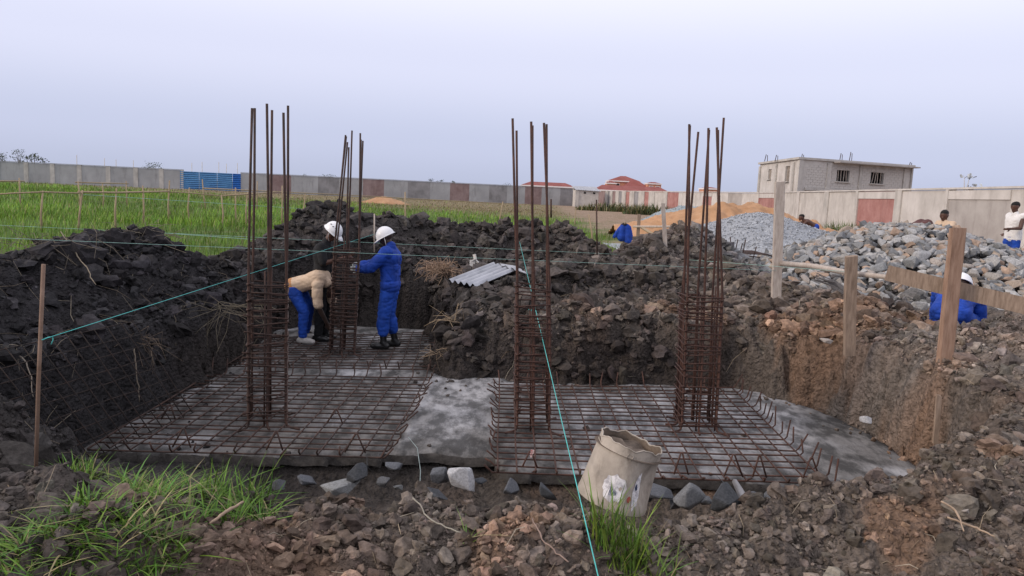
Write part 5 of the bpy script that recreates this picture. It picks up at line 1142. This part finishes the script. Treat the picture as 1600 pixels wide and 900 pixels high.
person((p[0]-.06, p[1], FLOOR), math.radians(-8), dict(pel=(-.16, 0, .80), ch=(.20, 0, .93), nk=(.31, 0, .87), hd=(.405, 0, .76), look=(.3, 0, -1), up=(1, 0, .3), fwd=(1, 0, 0), spine=(.5, 0, 1),
    shL=(.27, .17, .86), elL=(.31, .2, .58), wrL=(.42, .13, .33), hdL=(.35, -.1, -1), pnL=(.2, -1, 0), shR=(.25, -.18, .85), elR=(.27, -.21, .56), wrR=(.38, -.15, .31), hdR=(.4, .1, -1), pnR=(.2, 1, 0),
    hipL=(-.14, .10, .76), knL=(-.02, .15, .44), anL=(-.08, .16, .09), hipR=(-.14, -.10, .76), knR=(.03, -.13, .44), anR=(.02, -.15, .09)), 'man bent double in cream shirt and blue trousers at the back column', M_skin, .0085, M_cream, M_bluetr, .92, .93, .024, 'shoe', False, False, True, 1.0, .7, 'workers at the back column')
for o in list(bpy.data.objects):
    if o.name.startswith('shirt') and o.data.materials[0] == M_cream:
        me = o.data; me.materials.append(M_tan)
        for pl in me.polygons:
            if pl.center.x+.35*pl.center.z < .155: pl.material_index = 1
# squatting worker seen from behind beyond the right bank
p = AY(1487, 497, 9.2)
sq = person((p[0]-.0, p[1], p[2]-.20), math.radians(52), dict(pel=(-.14, 0, .24), ch=(.20, 0, .42), nk=(.33, 0, .47), hd=(.44, 0, .50), look=(1, 0, -.7), up=(.5, 0, 1), fwd=(1, 0, 0), spine=(.7, 0, .7),
    shL=(.24, .18, .42), elL=(.36, .22, .16), wrL=(.5, .16, -.02), hdL=(.6, 0, -1), pnL=(0, -1, 0), shR=(.24, -.18, .42), elR=(.32, -.23, .14), wrR=(.44, -.18, -.04), hdR=(.6, 0, -1), pnR=(0, 1, 0),
    hipL=(-.12, .10, .22), knL=(.22, .17, .16), anL=(.0, .16, -.14), hipR=(-.12, -.1, .22), knR=(.22, -.17, .16), anR=(.0, -.16, -.14)), 'crouching worker in blue jacket and white helmet behind the reddish timber post', M_skin, .009, M_blue, M_bluetr, 1.95, .9, .034, 'boot', True, False, False, 1.12, .6, cover_name='jacket')
# printed emblem on the jacket back: an open ring and a row of small letters
lg = MB(); rot = np.array([[.90, 0, -.44], [0, 1, 0], [.44, 0, .90]])
def lgp(u, v): return np.array([.075, 0, .50])+rot @ np.array([v, u, .0])
ring = [lgp(.02+.032*math.cos(a), .06+.02*math.sin(a)) for a in np.linspace(.5, 5.6, 14)]; lg.tube(ring, .0055, 5)
lg.tube([lgp(.02, .055), lgp(-.01, .045), lgp(-.04, .02)], .005, 5)
for k in range(9): lg.box(lgp(.05-k*.017, .012-.001*k), (.012, .011, .006), rot)
obj('back_print', lg, M_print, sq)
# man in white vest behind the rocks
p = AY(1585, 352, 17.5)
person((p[0], p[1], 0.05), math.radians(196), pose(look=(1, 0, -.25), shL=(0, .18, 1.40), elL=(.10, .24, 1.14), wrL=(.34, .2, 1.12), hdL=(1, 0, -.1), pnL=(0, -1, 0), shR=(-.03, -.18, 1.4), elR=(-.2, -.26, 1.16), wrR=(.0, -.2, 1.0), hdR=(1, .3, -.1)),
    'man in white vest and blue trousers standing behind the rock pile by the wall', M_skin2, .012, M_tank, M_bluetr, 1, .9, .024, 'shoe', False, False, True, 1.04, .6, sleeveless=True, cover_name='vest')
p = AY(1481, 341, 15.8)
person((p[0]-.05, p[1], p[2]-1.17), math.radians(195), pose(pel=(-.2, 0, .70), ch=(-.02, 0, 1.0), nk=(.02, 0, 1.1), hd=(.04, 0, 1.22), shL=(-.02, .18, 1.05), elL=(.1, .24, .8), wrL=(.25, .2, .65), shR=(-.02, -.18, 1.05), elR=(.1, -.24, .8), wrR=(.25, -.2, .65), hipL=(-.2, .1, .68), hipR=(-.2, -.1, .68), knL=(.1, .12, .42), knR=(.1, -.12, .42), anL=(-.1, .12, .1), anR=(-.1, -.12, .1), look=(1, .6, -.3)),
    'man in pale shirt with only head and shoulder showing over the rock pile', M_skin2, .012, M_cream, M_bluetr, .9, .9, .018, 'shoe', False, False, True, 1.0, .6)
p = AY(1437, 350, 16.2)
person((p[0], p[1], p[2]-1.02), math.radians(20), dict(pel=(-.25, 0, .88), ch=(.12, 0, 1.0), nk=(.24, 0, .93), hd=(.33, 0, .82), look=(.4, 0, -1), up=(1, 0, .3), fwd=(1, 0, 0), spine=(.5, 0, 1), shL=(.16, .18, .92), elL=(.25, .2, .65), wrL=(.35, .15, .42), shR=(.16, -.18, .92), elR=(.25, -.2, .65), wrR=(.35, -.15, .42), hdL=(.3, 0, -1), pnL=(0, -1, 0), hdR=(.3, 0, -1), pnR=(0, 1, 0),
    hipL=(-.22, .1, .82), knL=(-.05, .12, .46), anL=(-.1, .12, .09), hipR=(-.22, -.1, .82), knR=(-.05, -.12, .46), anR=(-.1, -.12, .09)), 'stooping man in maroon top whose back shows over the rock pile', M_skin, .012, M_maroon, M_palecloth, .9, .9, .02, 'shoe', False, False, True, 1.0, .6)
p = AY(1253, 341, 26.5)
person((p[0]+.05, p[1], p[2]-.98), math.radians(180), dict(pel=(-.44, 0, .72), ch=(-.12, 0, .86), nk=(-.02, 0, .92), hd=(.07, 0, 1.0), look=(1, 0, -.1), up=(0, 0, 1), fwd=(1, 0, 0), spine=(.5, 0, 1), shL=(-.06, .18, .86), elL=(.15, .24, .72), wrL=(.35, .2, .7), shR=(-.06, -.18, .86), elR=(.15, -.24, .72), wrR=(.35, -.2, .72),
    hipL=(-.46, .1, .68), knL=(-.25, .12, .4), anL=(-.45, .12, .09), hipR=(-.46, -.1, .68), knR=(-.25, -.12, .4), anR=(-.45, -.12, .09)), 'shirtless man leaning forward behind the large gravel heap', M_skin2, .012, None, M_bluetr, 1, .9, .02, 'shoe', False, False, True, 1.0, .5)
# jacket hung over a stake
p = AY(974, 381, 21); jk = empty('hung_jacket', tuple(p), 0, 'blue work jacket hanging on a short stake beyond the mud heap', 'jacket')
obj('stake', MB().tube([(0, .05, -.1), (0.02, .05, .62)], .03, 6), M_stick, jk)
fuse('jacket_body', [((-.05, 0, .48), .09, (-.08, 0, .18), .12), ((.07, 0, .48), .09, (.12, -.02, .1), .11), ((-.1, 0, .46), .06, (-.26, 0, .2), .055), ((.13, 0, .46), .06, (.22, 0, .16), .055)], .016, M_blue, jk, 3, .012)
obj('collar', MB().tube([(-.08, -.02, .54), (0, -.1, .55), (.08, -.02, .54), (0, .07, .57), (-.08, -.02, .54)], .028, 6), M_black, jk, True)
